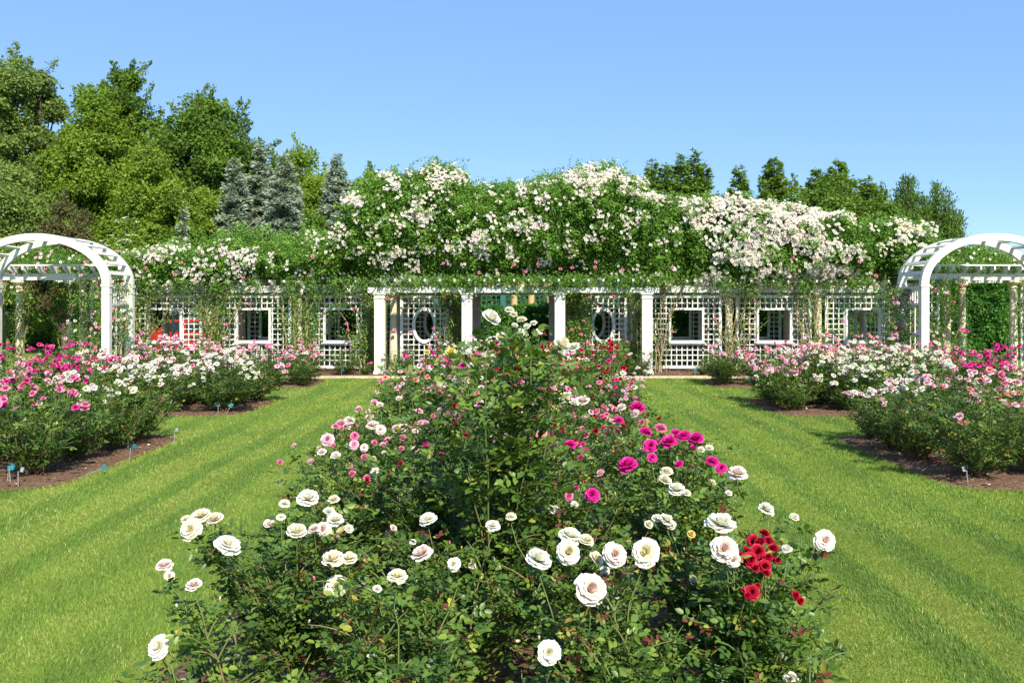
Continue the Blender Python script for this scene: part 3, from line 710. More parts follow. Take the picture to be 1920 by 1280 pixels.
    dirs = nrm(N + np.array([0, -.5, .25]) + g.normal(size=N.shape) * .35)
    for i in ind: put_blossom(root, P[i] - O, sz[i], dirs[i], cset[int(g.integers(len(cset)))], 'far')
    rest = np.setdiff1d(np.arange(len(P)), ind)
    if len(rest):
        src = []
        for v in range(3):
            me = blossom('far', 'white', v); V = np.empty(len(me.vertices) * 3); me.vertices.foreach_get('co', V); T_ = np.empty(len(me.vertices)); me.attributes['tint'].data.foreach_get('value', T_)
            src.append((V.reshape(-1, 3), np.array([tuple(p.vertices) for p in me.polygons]), T_))
        sm = MB()
        for i in rest:
            V, Fc, T_ = src[i % 3]; Rm = np.array(Vector(dirs[i]).to_track_quat('Z', 'Y').to_matrix())
            c = cset[int(g.integers(len(cset)))]; sm.add(V @ Rm.T * sz[i] + (P[i] - O), Fc, 0 if c == 'white' else 1, T_)
        o = sm.build('blossoms', [PET['white'], PET['blush' if ci != 9 else 'cream']], root); o['kind'] = 'stuff'
    # a few pink ones low down
    for k in range(7 if 3 <= ci <= 6 else 3):
        xs = g.uniform(AX + x0, AX + x1); z = g.uniform(1.2, 3.4)
        if abs(xs - AX) < 1.4: z = g.uniform(2.7, 3.4)
        put_blossom(root, np.array([xs, CF - (.33 if z < 2.5 else .95), z]) - O, .095, (g.normal() * .4, -1, .5), 'pink', 'mid')

def loose_climber(name_label, cx, y, x0, x1, z0, z1, n, colors, nb, seed, depth=.25, feetx=None, size=.06, tint=.42):
    """climbing rose growing up a post or lattice: leaves in a ragged slab, pink blossoms"""
    g = np.random.default_rng(seed); root = empty('climbing_rose', (cx, y, 0)); tag(root, name_label, 'climbing rose', 'climbing roses on the arches and portals')
    lf = MB(); cn = MB()
    for k in range(7):
        a = np.array([g.uniform(x0, x1), y + g.normal() * .08, .03]); a[0] = (a[0] + cx) / 2 if feetx is None else feetx + g.normal() * .08
        p = [a]; xx = a[0]
        for z in np.linspace(.3, z1, 8): xx = np.clip(xx + g.normal() * (x1 - x0) * .16, x0, x1); p.append(np.array([xx, y + g.normal() * .07, z]))
        p = np.array(p) - (cx, y, 0); cn.tube(p, np.linspace(.015, .006, 9), 5, 1); strand(lf, p[2:], g, 50, size, .10, tint)
    P = np.stack([g.uniform(x0, x1, n), y + g.uniform(-depth, depth, n), z0 + (z1 - z0) * g.random(n)], -1)
    k = vnoise(P, .42, seed) > -.12 + .0 * P[:, 0]; P = P[k]; n = len(P)
    D = rdir(n); D[:, 2] -= .3; N = rdir(n) + np.array([0, -.8, .8]); leaves(lf, P - (cx, y, 0), D, N, size * g.uniform(.7, 1.3, n), np.clip(tint + vnoise(P, .5, 3) * .15 + g.normal(size=n) * .15, 0, .95))
    lf.build('foliage', M['climber_leaf'], root); cn.build('canes', [M['cane'], M['woody']], root, True)
    idx = g.permutation(n)[:nb]
    for i in idx:
        p = P[i] - (cx, y, 0); p[1] = -depth * g.uniform(.7, 1.15); put_blossom(root, p, g.uniform(.06, .10), (g.normal() * .5, -1, .6), colors[int(g.integers(len(colors)))], 'mid')
PK = ['pink', 'palepink', 'palepink', 'blush']
loose_climber('pink climbing rose on the right leg of the left arch', -10.6, 22.9, -11.0, -10.2, .4, 2.6, 2600, PK, 42, 501, .25)
loose_climber('pink climbing rose around the left cream column of the left portal', -14.2, 24.6, -14.9, -13.75, .3, 2.6, 2600, PK, 34, 502)
loose_climber('pale pink climbing rose between the left portal and the left wing', -12.0, 24.55, -12.6, -11.0, .2, 2.9, 5200, PK, 52, 503)
loose_climber('mauve climbing rose on the inner legs of the right arch', 10.2, 23.4, 9.75, 10.75, .2, 2.45, 3600, ['mauve', 'mauve', 'pink', 'palepink'], 40, 504)
loose_climber('pale pink climbing rose on the cream column beside the right arch', 11.75, 24.6, 11.1, 12.3, .3, 2.75, 3600, PK, 40, 505)
loose_climber('rose with pink blossoms around the right column of the right portal', 14.35, 24.6, 13.95, 15.1, .3, 2.8, 2600, PK, 30, 506)
loose_climber('dark red climbing rose hanging inside the left portal', -13.35, 26.4, -14.0, -12.8, 1.5, 2.7, 3600, ['red'], 14, 507, .35, tint=.2)
loose_climber('pink speckled climbing rose beside the left oval window', -2.05, 25.55, -2.45, -1.6, .6, 2.5, 3000, ['pink', 'palepink'], 22, 508, .15)
loose_climber('leafy climbing rose beside the right oval window', 1.70, 25.55, 1.35, 2.05, .3, 2.5, 2600, ['pink'], 8, 509, .15)
loose_climber('leafy climbing rose low on the lattice left of the right oval window', 2.9, 25.5, 2.2, 3.3, .1, .95, 1500, ['pink', 'red'], 8, 510, .15)
def portal_top(x0, x1, seed, label, cols):
    g = np.random.default_rng(seed); cx = (x0 + x1) / 2; root = empty('climbing_rose', (cx, 26.4, 0)); tag(root, label, 'climbing rose', 'climbing roses on the arches and portals')
    n = 15000; th = g.uniform(-.15, math.pi, n); X = g.uniform(x0, x1, n); zt = .62 + .22 * vnoise(np.stack([X, X * 0, X * 0], -1), .9, seed)
    P = np.stack([X, 26.5 - 1.75 * np.cos(th), 3.0 + zt * np.sin(th)], -1); N = nrm(np.stack([X * 0, -np.cos(th), np.sin(th)], -1)); lump = vnoise(P, .6, seed) * .16
    P = P + N * (lump - .3 * g.random(n))[:, None]; lf = MB(); O = np.array([cx, 26.4, 0])
    leaves(lf, P - O, nrm(rdir(n) + N * .4), N + rdir(n) * .8, g.uniform(.05, .09, n), np.clip(.4 + lump + g.normal(size=n) * .15, 0, .95)); lf.build('foliage', M['climber_leaf'], root)
    cn = MB()
    for k in range(4): xs = x0 + .2 + k * .05; cn.tube(np.array([[xs, 24.8, .03], [xs + .05, 24.78, 1.2], [xs - .03, 24.8, 2.4], [xs + .2, 25.2, 3.2]]) - O, .014, 5, 0)
    cn.build('canes', M['woody'], root, True)
    for i in np.where((N[:, 1] < -.1) & (lump > -.12))[0][:90]: put_blossom(root, P[i] + N[i] * .12 - O, g.uniform(.07, .11), N[i] + (0, -.5, 0), cols[int(g.integers(len(cols)))], 'far')
portal_top(-14.9, -11.0, 601, 'pink and white climbing rose over the roof of the left portal', ['blush', 'white', 'palepink', 'pink'])
portal_top(10.9, 15.3, 602, 'cream and white climbing rose over the roof of the right portal', ['white', 'cream', 'blush'])

# ================================================================== ROSE BEDS
def finish_bush(root, fol, can): link('foliage', fol, root); link('canes', can, root)
# --- blossoms seen one by one in the front centre bed: pixel, height above ground, width in pixels, colour, facing (c camera, u up, s side)
FL = [(360,993,.95,40,'cream','c'),(378,970,.99,36,'cream','u'),(402,977,.97,34,'cream','u'),(350,975,.98,20,'cream','u'),
(426,1025,.93,46,'white','u'),(309,1063,.9,30,'blush','u'),(318,1080,.88,18,'cream','c'),(365,1100,.86,34,'blush','u'),(301,1212,.62,44,'white','c'),
(577,938,.95,40,'white','u'),(533,946,.94,20,'white','u'),(527,971,.93,19,'white','u'),(557,1000,.9,38,'cream','u'),(590,993,.92,24,'blush','u'),(608,993,.9,30,'blush','c'),(628,978,.92,32,'white','u'),(617,961,.92,22,'white','u'),(626,938,.93,22,'cream','u'),
(625,1052,.9,42,'cream','u'),(655,1050,.9,30,'cream','u'),(631,1100,.8,42,'cream','c'),(745,1083,.86,34,'cream','u'),(707,1105,.8,18,'white','u'),
(803,976,.93,34,'white','u'),(924,988,.92,28,'white','u'),(958,970,.92,21,'cream','u'),(793,1041,.9,42,'blush','u'),(852,1058,.86,26,'white','c'),
(1008,1053,.92,50,'white','u'),(1065,1036,.92,48,'cream','c'),(1068,1009,.96,42,'white','u'),(1099,1016,.95,28,'cream','u'),(1115,1050,.88,36,'cream','s'),(1152,1040,.93,44,'blush','c'),(1211,1037,.95,52,'cream','c'),(1105,1105,.88,54,'blush','c'),(1028,1223,.70,46,'white','c'),
(1350,988,1.02,54,'white','u'),(1356,1030,.97,50,'blush','c'),(1375,1050,.93,30,'blush','c'),(1545,1014,.98,40,'blush','c'),(1435,958,1.0,32,'white','u'),(1489,971,.98,20,'cream','s'),(1296,1003,.92,17,'yellow','s'),
(1215,985,.95,20,'cream','s'),(1247,978,.97,30,'white','u'),(1232,974,.97,22,'white','u'),(1260,986,.95,22,'cream','s'),(1250,885,1.05,22,'cream','u'),(1268,922,1.0,34,'white','u'),(1245,903,1.02,26,'cream','u'),(1288,926,1.0,18,'cream','s'),(1382,893,1.05,38,'blush','u'),(1335,905,1.02,16,'cream','s'),(1476,1032,.93,24,'white','s'),(1482,1272,.55,26,'white','c'),
(1178,876,1.08,44,'magenta','u'),(1195,768,1.18,32,'magenta','u'),(1160,790,1.15,22,'magenta','u'),(1068,837,1.1,26,'magenta','u'),(1093,833,1.1,12,'magenta','u'),(1218,836,1.12,30,'magenta','c'),(1210,812,1.13,26,'magenta','u'),(1238,806,1.14,24,'pink','u'),(1255,832,1.12,38,'magenta','u'),(1283,820,1.13,34,'magenta','u'),(1306,826,1.12,34,'magenta','u'),(1268,814,1.13,26,'magenta','u'),(1222,858,1.08,20,'magenta','c'),(1111,928,.98,28,'magenta','c'),(1065,930,.97,20,'pink','c'),(1042,905,1.0,12,'magenta','u'),(1335,867,1.1,28,'magenta','u'),(1352,878,1.08,24,'magenta','c'),(1081,914,.98,10,'magenta','u'),(1315,845,1.1,15,'white','s'),(1330,841,1.1,18,'white','u'),(1166,766,1.17,20,'blush','u'),(1192,778,1.16,22,'blush','s'),(1130,782,1.15,14,'pink','u'),
(1431,1003,.96,22,'red','u'),(1412,1015,.95,26,'red','c'),(1420,1035,.93,28,'red','c'),(1405,1050,.92,28,'red','c'),(1450,1030,.93,22,'red','u'),(1384,1045,.92,24,'red','u'),(1432,1062,.9,26,'red','c'),(1392,1058,.9,18,'red','u'),(1458,1052,.91,15,'red','u'),(1410,1110,.85,24,'red','c'),(1397,1108,.85,14,'red','u'),(1426,1020,.95,22,'red','s'),(1440,1015,.95,20,'red','u'),(1398,1035,.93,20,'red','s'),(1415,1068,.9,20,'red','s'),(1447,1050,.91,18,'red','s'),(1436,1075,.89,16,'red','u'),(1402,1118,.84,16,'red','s'),(1420,1100,.86,14,'red','u'),(1490,1116,.85,18,'red','c'),(1499,1126,.84,17,'red','c'),(1440,1046,.92,20,'red','s'),
(640,797,1.0,22,'palepink','u'),(655,790,1.0,20,'blush','u'),(614,825,.98,24,'palepink','c'),(630,800,1.0,14,'pink','u'),(665,818,.98,18,'pink','c'),(665,834,.97,20,'palepink','c'),(699,800,1.0,24,'blush','u'),(714,806,1.0,20,'blush','c'),(745,806,1.0,22,'palepink','u'),(756,803,1.0,20,'blush','u'),(786,772,1.05,15,'palepink','u'),(673,769,1.03,15,'palepink','u'),(690,772,1.03,12,'blush','u'),(693,783,1.02,16,'blush','u'),(683,840,.95,16,'blush','c'),(704,884,.92,20,'white','c'),(798,795,1.02,14,'palepink','u'),(778,809,1.0,12,'blush','u'),(720,848,.96,10,'white','u'),
(1013,812,1.1,24,'salmon','c'),(1060,747,1.3,30,'cream','u'),(1075,757,1.28,22,'white','s'),(1093,755,1.28,28,'blush','u'),(975,780,1.15,20,'cream','u'),(1016,775,1.2,14,'yellow','s'),(692,1230,.6,8,'white','u')]
TALL = [(917,600,1.90,46,'white','s'),(1050,651,1.70,38,'cream','s'),(940,632,1.76,21,'white','c'),(955,583,1.86,18,'white','u'),(963,591,1.84,15,'cream','u'),(978,602,1.82,20,'cream','u'),(965,611,1.8,14,'white','u'),(976,626,1.78,22,'white','s'),(1001,607,1.82,14,'white','u'),(1012,621,1.76,14,'white','c'),(990,614,1.8,16,'white','s'),(1078,652,1.66,22,'white','u')]
YEL = [(845,665,1.52,26,'yellow','s'),(857,669,1.5,20,'white','s'),(800,662,1.52,14,'yellow','s'),(893,655,1.5,12,'cream','u')]
def fpos(f): px, py, z = f[:3]; Y = (H - z) * F / (py - VY); return np.array([(px - VX) / F * Y, Y, z])
rows = [3.45, 4.25, 5.05, 5.85, 6.6, 7.2, 7.9]; cols = [-1.16, -.48, .22, .92]
spots = []
for i, y in enumerate(rows):
    for j, x in enumerate(cols if i > 1 else [-1.0, -.40, .28, .92]): spots.append([x + random.uniform(-.12, .12), y + random.uniform(-.12, .12), i, j, []])
for f in FL:
    p = fpos(f); Y_ = p[1]
    if Y_ > 8: Y_ = 7.3; p = np.array([(f[0] - VX) / F * Y_, Y_, H - (f[1] - VY) / F * Y_])
    s = min(spots, key=lambda s: (s[0] - p[0]) ** 2 * 1.2 + (s[1] - p[1]) ** 2 + .02 * len(s[4])); s[4].append((p, f))
ROWN = ['front', 'second', 'third', 'fourth', 'fifth', 'sixth', 'back']; COLN = ['at the left edge', 'left of middle', 'right of middle', 'at the right edge']
CN = {'white': 'white', 'cream': 'cream', 'blush': 'blush', 'palepink': 'pale pink', 'pink': 'pink', 'magenta': 'magenta', 'salmon': 'salmon', 'red': 'red', 'yellow': 'yellow', 'mauve': 'mauve'}
def cname(lst):
    if not lst: return 'sparsely flowering'
    u = sorted(set(lst), key=lambda c: -lst.count(c))[:2]; return ' and '.join(CN[c] for c in u)
def quick_dir(facing): return {'c': (random.gauss(0, .25), -1, .55), 'u': (random.gauss(0, .25), -.35, 1), 's': (random.gauss(0, .7), -.45, .8)}[facing]
HD = [.80, .87, 1.0, 1.10, 1.12, 1.12, 1.14]
for k, (x, y, i, j, fl) in enumerate(spots):
    root = empty('rose_bush', (x, y, .03)); h = HD[i] * random.uniform(.92, 1.05)
    if i == 0 and j in (0,): h *= .85
    nm = cname([f[4] for _, f in fl])
    tag(root, '%s rose bush, front centre bed, %s row, %s' % (nm, ROWN[i], COLN[j]), 'rose bush', 'rose bushes in the front centre bed')
    tips = [p - (x, y, .03) - np.array([0, 0, .03]) for p, f in fl]
    fol, can, free = make_bush(h, .50, tips, 12 if i > 1 else 10, i < 4, 1000 + k, .038, 1.3, .06, .24 if i < 2 else .15)
    finish_bush(root, fol, can)
    for p, f in fl:
        put_blossom(root, p - (x, y, .03), f[3] * p[1] / F * (1.14 if f[4] == 'red' else .92 if f[4] == 'magenta' else 1.02), quick_dir(f[5]), f[4], 'cup' if f[5] == 's' or (f[4] == 'red' and f[3] % 4) else 'full')
    for t in [t for t in free if t[2] > h * .72][4:4 + (0, 1, 2, 4, 9, 13, 14)[i]]:
        cc = random.choice((['palepink', 'blush', 'pink'] if j == 0 else ['pink', 'palepink', 'magenta', 'red'] if j == 1 else ['magenta', 'pink', 'palepink', 'red']) if i > 2 else ['white', 'blush'])
        put_blossom(root, np.array(t) + (0, 0, .02), random.uniform(.04, .075), (random.gauss(0, .4), -.5, .9), cc, 'cup')
    # buds on some free shoots
    for t in free[:4 if i < 4 else 2]:
        o = put_blossom(root, np.array(t) + (0, 0, .01), random.uniform(.024, .034), (random.gauss(0, .3), -.2, 1), random.choice(['cream', 'yellow', 'blush', 'pink']), 'bud', 'bud')
# tall bush in the middle and the yellow one to its left
for nmx, fl, bx, by, h, lab in (('tall', TALL, -.12, 4.95, 1.50, 'tall rose bush with big white blossoms rising above the front centre bed'), ('yel', YEL, -.66, 5.5, 1.32, 'slender rose bush with soft yellow blossoms left of the tall white one')):
    root = empty('rose_bush', (bx, by, .03)); tag(root, lab, 'rose bush', 'rose bushes in the front centre bed'); pts = []
    for f in fl:
        Y_ = by + random.uniform(-.2, .2); 
        if f[3] > 35: Y_ = by - .35
        p = np.array([(f[0] - VX) / F * Y_, Y_, H - (f[1] - VY) / F * Y_]); pts.append((p, f))
    fol, can, free = make_bush(h, .40 if nmx == 'tall' else .26, [p - (bx, by, .06) for p, f in pts], 10 if nmx == 'tall' else 4, True, 77 + len(fl), .056, .8, .04, .45)
    finish_bush(root, fol, can)
    for p, f in pts: put_blossom(root, p - (bx, by, .03), f[3] * p[1] / F, quick_dir(f[5]), f[4], 'cup' if f[5] == 's' else 'full')

# --- bushes of the other beds: a handful of grown shapes, copied, turned and scaled, each with its own blossoms
MID = [make_bush(1.10, .50, (), 17, False, 40 + s, .045, 1.05, .03, .06, True) for s in range(6)]
FAR = [make_bush(1.05, .52, (), 16, False, 60 + s, .058, .78, .02, .05, True) for s in range(5)]
def plant(x, y, h, color, nb, label, group, clus=(2, 5), diam=.065, kind='mid'):
    V = random.choice(MID if y < 14.5 else FAR); s = h / 1.08; rz = random.uniform(0, 6.28)
    root = empty('rose_bush', (x, y, .03), rz, s); tag(root, label, 'rose bush', group); finish_bush(root, V[0], V[1])
    blossoms_at(root, V[2], nb, color, diam / s, kind, clus, random.randrange(10 ** 6), 0, rz); return root
ORD = ['first', 'second', 'third', 'fourth', 'fifth', 'sixth', 'seventh', 'eighth']
def colnm(c): return 'mixed' if c is None else cname([c] if isinstance(c, str) else list(c))
for bi, (y0, y1) in enumerate(BR):
    where = ['near', 'middle', 'far'][bi]
    ys = [[10.2, 11.05, 11.95, 12.85], [16.25, 17.2, 18.1], [21.6, 22.6]][bi]
    for s in (-1, 1):
        side = 'left' if s < 0 else 'right'; xs0 = 5.55 if s < 0 else 5.15
        for ri, y in enumerate(ys):
            for c in range(9):
                x = s * (xs0 + c * .88 + random.uniform(-.14, .14)); yy = y + random.uniform(-.16, .16)
                if abs(x) > (9.3 if bi < 2 else 9.9): continue
                px = VX + x / yy * F
                if px < -45 or px > 1965: continue
                hv = random.uniform(.88, 1.14); h = 1.12; nb = 24; cl = (2, 5); d = .072; kind = 'mid'
                if s < 0 and bi == 0:
                    if px < 75: col = ['pink', 'pink', 'magenta', 'palepink']; nb = 38 if ri < 2 else 26; h = 1.16
                    elif px < 200: col = ['blush', 'palepink', 'white']; nb = 18 if ri > 1 else 5; h = 1.1
                    else: col = ['white', 'white', 'cream'] if ri > 1 else ['blush', 'salmon']; nb = 34 if ri > 1 else 5; h = 1.05
                elif s < 0 and bi == 1:
                    if px < 180: col = ['magenta', 'magenta', 'pink'] ; nb = 62; h = 1.35
                    elif px < 440: col = ['white', 'white', 'blush']; nb = 46
                    else: col = ['pink', 'palepink', 'blush']; nb = 30; h = 1.05
                    if px >= 180 and ri == 2: col = ['palepink', 'pink', 'blush']; nb = 50; h = 1.25
                elif s < 0: col = ['palepink', 'blush', 'pink'] ; nb = 30; h = 1.08 if px > 500 else 1.3
                elif bi == 0:
                    if px < 1760 and ri < 2: col = ['palepink', 'blush']; nb = 6; h = 1.08
                    elif px < 1760: col = ['white', 'white', 'palepink']; nb = 36; h = 1.12
                    elif ri < 2: col = ['palepink', 'salmon', 'blush']; nb = 22; h = 1.15
                    else: col = ['white', 'palepink', 'pink', 'cream'][(c + ri) % 2::2]; nb = 34; h = 1.18
                elif bi == 1:
                    if px > 1800: col = ['magenta', 'magenta', 'pink']; nb = 70; h = 1.42
                    elif px > 1490: col = ['white', 'white', 'cream']; nb = 50; h = 1.18
                    else: col = ['palepink', 'blush', 'pink']; nb = 34; h = 1.05
                    if ri == 2 and px < 1800: col = ['palepink', 'blush', 'salmon']; nb = 46; h = 1.25
                else: col = ['palepink', 'pink', 'blush']; nb = 34; h = 1.12
                if bi == 2: d = .085
                if bi == 1: d = .08
                pos = 'next to the lawn' if c == 0 else '%s from lawn' % ORD[c]
                h *= hv; nb = int(nb * (1.3 if bi else .85) * random.uniform(.6, 1.3)); d = d * (1.22 if bi == 0 else 1.1)
                plant(x, yy, h, col, nb, '%s rose bush, %s %s bed, %s row, %s' % (colnm(col), where, side, ROWN[ri], pos), 'rose bushes in the %s %s bed' % (where, side), cl, d, kind)
    # centre beds behind the front one
    for ri, y in enumerate(ys):
        for c in range(4):
            x = -1.36 + c * .80 + random.uniform(-.1, .1); yy = y + random.uniform(-.15, .15)
            if bi == 0:
                h = [1.30, 1.36, 1.40, 1.45][ri]; nb = 34; d = .070
                col = [['pink', 'salmon', 'palepink'], ['magenta', 'pink', 'white'], ['palepink', 'magenta', 'pink'], ['red', 'magenta', 'pink']][(c + ri * (ri > 1)) % 4]
                if c == 0: nb = 20
                if ri == 3 and c == 3: col = ['red']; nb = 60; h = 1.55
                if ri == 2 and c == 3: col = ['red', 'red', 'pink']; nb = 34; h = 1.32
                if ri == 1 and c >= 2: col = ['magenta', 'palepink', 'blush']; nb = 40; h = 1.3
                if ri == 0 and c >= 2: col = ['pink', 'palepink']; nb = 24; h = 1.16
                if ri >= 2 and c == 1: col = ['white', 'palepink']; nb = 34; h = 1.48
                if ri == 3 and c == 2: col = ['red']; nb = 55; h = 1.6
            else: h = [1.4, 1.4, 1.5][ri] * .9; nb = 26; d = .07; col = [['white', 'cream'], ['red'], ['pink', 'palepink'], ['white', 'blush']][(c + ri + bi) % 4]
            pos = ['at its left edge', 'left of its middle', 'right of its middle', 'at its right edge'][c]
            plant(x, yy, h, col, nb, '%s rose bush, %s centre bed, %s row, %s' % (colnm(col), ['second', 'third', 'farthest'][bi], ROWN[ri], pos), 'rose bushes in the %s centre bed' % ['second', 'third', 'farthest'][bi], (1, 4) if bi == 0 else (2, 5), d)
# bushes just outside the frame on the right, whose shadow reaches the lawn; one low pink shrub at either foot of the pergola
for k, (x, y) in enumerate([(5.45, 6.95), (5.5, 6.0), (6.3, 6.8), (5.45, 5.1)]):
    plant(x, y, 1.25, ['palepink'], 12, 'rose bush in the bed at the right, %s towards the camera, shading the lawn' % ORD[k], 'rose bushes right of the front lawn')
for x, y, h, c, lab in ((-4.35, 24.7, .42, ['pink'], 'small young pink rose at the foot of the left outer pillar'), (5.15, 24.75, .55, ['palepink'], 'small pale pink rose on the mulch right of the right outer pillar'), (-5.0, 24.85, .95, ['palepink'], 'leafy young rose in front of the lattice left of the left outer pillar'), (-3.3, 24.5, 1.1, ['white'], 'pale rose bush at the foot of the left outer column'), (-2.4, 24.5, .95, ['pink'], 'rose bush below the left oval window'), (2.6, 24.5, 1.0, ['red'], 'red rose bush below the right oval window'), (3.3, 24.45, .85, ['palepink', 'white'], 'rose bush by the foot of the right round column')):
    plant(x, y, h, c, 7, lab, 'rose bushes at the foot of the pergola')

# plant markers
def marker(px, py, Y, color, label, tilt=0., wd=.075, hh=.06, st=.16):
    x = (px - VX) / F * Y; e = empty('plant_marker', (x, Y, .03)); e.rotation_euler = (0, tilt, random.uniform(-.5, .5)); tag(e, label, 'plant marker', 'plant name markers in the beds')
    m = MB(); m.tube([(0, 0, -.04), (0, 0, st)], .005, 6, cap=True); m.build('stake', M['grey_metal'], e)
    m = MB(); V = []; m.box((0, -.012, st + hh * .3), (wd, .006, hh)); m.box((0, -.009, st + hh * .3), (wd * 1.06, .004, hh * 1.08)); m.build('plate', M[color], e).rotation_euler.x = R(-22)
MK = [(409, 770, 15.9, 'teal_tag', 'teal plant marker at the edge of the middle left bed', 0), (424, 771, 15.95, 'teal_tag', 'tilted teal plant marker beside another in the middle left bed', .5), (243, 852, 11.2, 'teal_tag', 'teal plant marker at the lawn edge of the near left bed', .1), (240, 835, 11.9, 'grey_metal', 'grey metal marker behind the teal one in the near left bed', 0), (166, 874, 10.3, 'teal_tag', 'low teal marker lying in the mulch of the near left bed', 1.2), (14, 890, 9.8, 'teal_tag', 'teal plant marker at the left edge of the photo', .1), (20, 893, 9.72, 'teal_tag', 'second teal marker overlapping the leftmost one', -.1), (34, 905, 9.6, 'grey_metal', 'bare grey stake marker near the front corner of the near left bed', 0), (327, 815, 12.7, 'grey_metal', 'grey marker under the white rose of the near left bed', 0), (1672, 828, 12.0, 'teal_tag', 'teal plant marker in the near right bed', 0), (1643, 822, 12.8, 'grey_metal', 'thin grey marker at the corner of the near right bed', 0), (1810, 888, 9.9, 'dark_glass', 'dark plant marker in front of the near right bed', .15), (1815, 898, 9.65, 'grey_metal', 'grey marker just in front of the dark one in the near right bed', -.1), (1430, 752, 18.0, 'dark_glass', 'dark blue marker at the edge of the middle right bed', .2), (640, 690, 24.5, 'teal_tag', 'teal marker on the mulch by the left lattice', 0), (1303, 693, 24.5, 'teal_tag', 'teal marker on the mulch by the right lattice', 0)]
for a in MK: marker(a[0], a[1], a[2], a[3], a[4], a[5], wd=(.06 if a[2] < 15 else .08) * (.6 if a[3] == 'grey_metal' else 1), hh=.05 if a[2] < 15 else .07)
marker(933, 915, 5.75, 'teal_tag', 'teal plant marker standing tall among the leaves of the front centre bed', .05, .04, .06, .70)

# ================================================================== HEDGES, FENCE AND COLUMNS BEYOND
def hedge(x0, x1, y0, y1, h, label, leafm='hedge_leaf', rough=.12, dens=560):
    c = np.array([(x0 + x1) / 2, (y0 + y1) / 2, 0]); root = empty('hedge', tuple(c)); tag(root, label, 'hedge')
    m = MB(); q_ = .3 + 2.4 * (rough - .1); m.box((0, 0, h / 2 - .08 - q_ / 3), (x1 - x0 - q_, y1 - y0 - q_, h - .16 - q_ * .66), 0, 0, .1); m.build('dark_core', M[leafm], root)  # solid dark-tinted box added inside the hedge to back the leaves
    g = np.random.default_rng(int(abs(x0 * 37 + h * 11)) + 5); mb = MB()
    for (ax, area) in (('f', (x1 - x0) * h), ('t', (x1 - x0) * (y1 - y0)), ('l', (y1 - y0) * h), ('r', (y1 - y0) * h), ('b', (x1 - x0) * h * .5)):
        n = int(area * dens); u = g.random(n); v = g.random(n); X = x0 + (x1 - x0) * u; Y = y0 + (y1 - y0) * v; Z = h * v; O = np.zeros((n, 3))
        if ax == 'f': P = np.stack([X, X * 0 + y0, Z], -1); O[:, 1] = -1
        elif ax == 'b': P = np.stack([X, X * 0 + y1, Z], -1); O[:, 1] = 1
        elif ax == 't': P = np.stack([X, Y, X * 0 + h], -1); O[:, 2] = 1
        elif ax == 'l': P = np.stack([u * 0 + x0, y0 + (y1 - y0) * u, Z], -1); O[:, 0] = -1
        else: P = np.stack([u * 0 + x1, y0 + (y1 - y0) * u, Z], -1); O[:, 0] = 1
        lump = vnoise(P, .5, 3) * rough + vnoise(P, .2, 4) * rough * .4
        P = P + O * (lump - .15 * g.random(n))[:, None]; 
        leaves(mb, P - c, rdir(n) + O * .6, O + rdir(n) * .7, g.uniform(.08, .15, n), np.clip(.45 + lump * 1.2 + g.normal(size=n) * .16, 0, 1))
    mb.build('foliage', M[leafm], root)
hedge(-7.9, -1.75, 31.9, 34.2, 1.92, 'clipped hedge seen through the left half of the central opening')
hedge(.28, 4.6, 31.6, 33.9, 1.92, 'clipped dark hedge end seen through the right half of the central opening')
hedge(-4, 4, 36.0, 37.6, 1.9, 'farther clipped hedge closing the gap between the nearer two')
hedge(-10.6, -8.4, 30.9, 32.4, 2.45, 'shaggy bright hedge behind the left pergola wing', rough=.25)
hedge(4.9, 9.6, 31.4, 33.0, 2.6, 'leafy green hedge behind the right pergola wing', rough=.25)
hedge(10.4, 19.5, 32.0, 33.6, 2.9, 'tall bright hedge seen through the right portal', rough=.25)
hedge(-24, -14.2, 41, 43, 2.6, 'dark hedge far behind the left portal', 'tree_leaf_dark', .3)
e = empty('lattice_fence', (0, 39.5, 0)); tag(e, 'green lattice fence with teal posts seen over the far hedge', 'fence')
m = MB(); lattice_rect(m, -7, 7, .1, 3.3, step=.22, w_=.05); m.build('lattice', M['green_paint'], e)
for px in (943, 820, 1066, 1190): link('post', (lambda q: (q.box((0, 0, 1.7), (.22, .16, 3.4)), q.box((0, 0, 3.42), (.28, .22, .06)), q.mesh('post', M['teal_post']))[2])(MB()), e, ((px - VX) / F * 39.5, -.02, 0))
hedge(-8, 8, 40.2, 42.4, 3.6, 'high green hedge rising behind the green lattice fence', 'tree_leaf_dark', .35, 300)
dp = empty('pergola', (.9, 38.2, 0)); tag(dp, 'small distant pergola on yellow columns beyond the hedges', 'pergola')
def dcol():
    mb = MB(); mb.box((0, 0, .08), (.42, .42, .16)); mb.lathe((0, 0, .16), [(.17, 0), (.15, .1), (.14, 2.4), (.17, 2.45), (.17, 2.55)], 16); mb.box((0, 0, 2.75), (.38, .38, .1)); return mb.mesh('column', M['yellow_stone'])
dc = dcol()
for px in (964, 996, 1031, 1062): link('column', dc, dp, ((px - VX) / F * 38.2 - .9, 0, 0))
m = MB(); m.box((0, 0, 2.9), (3.2, .2, .2)); m.build('beam', M['yellow_stone'], dp)

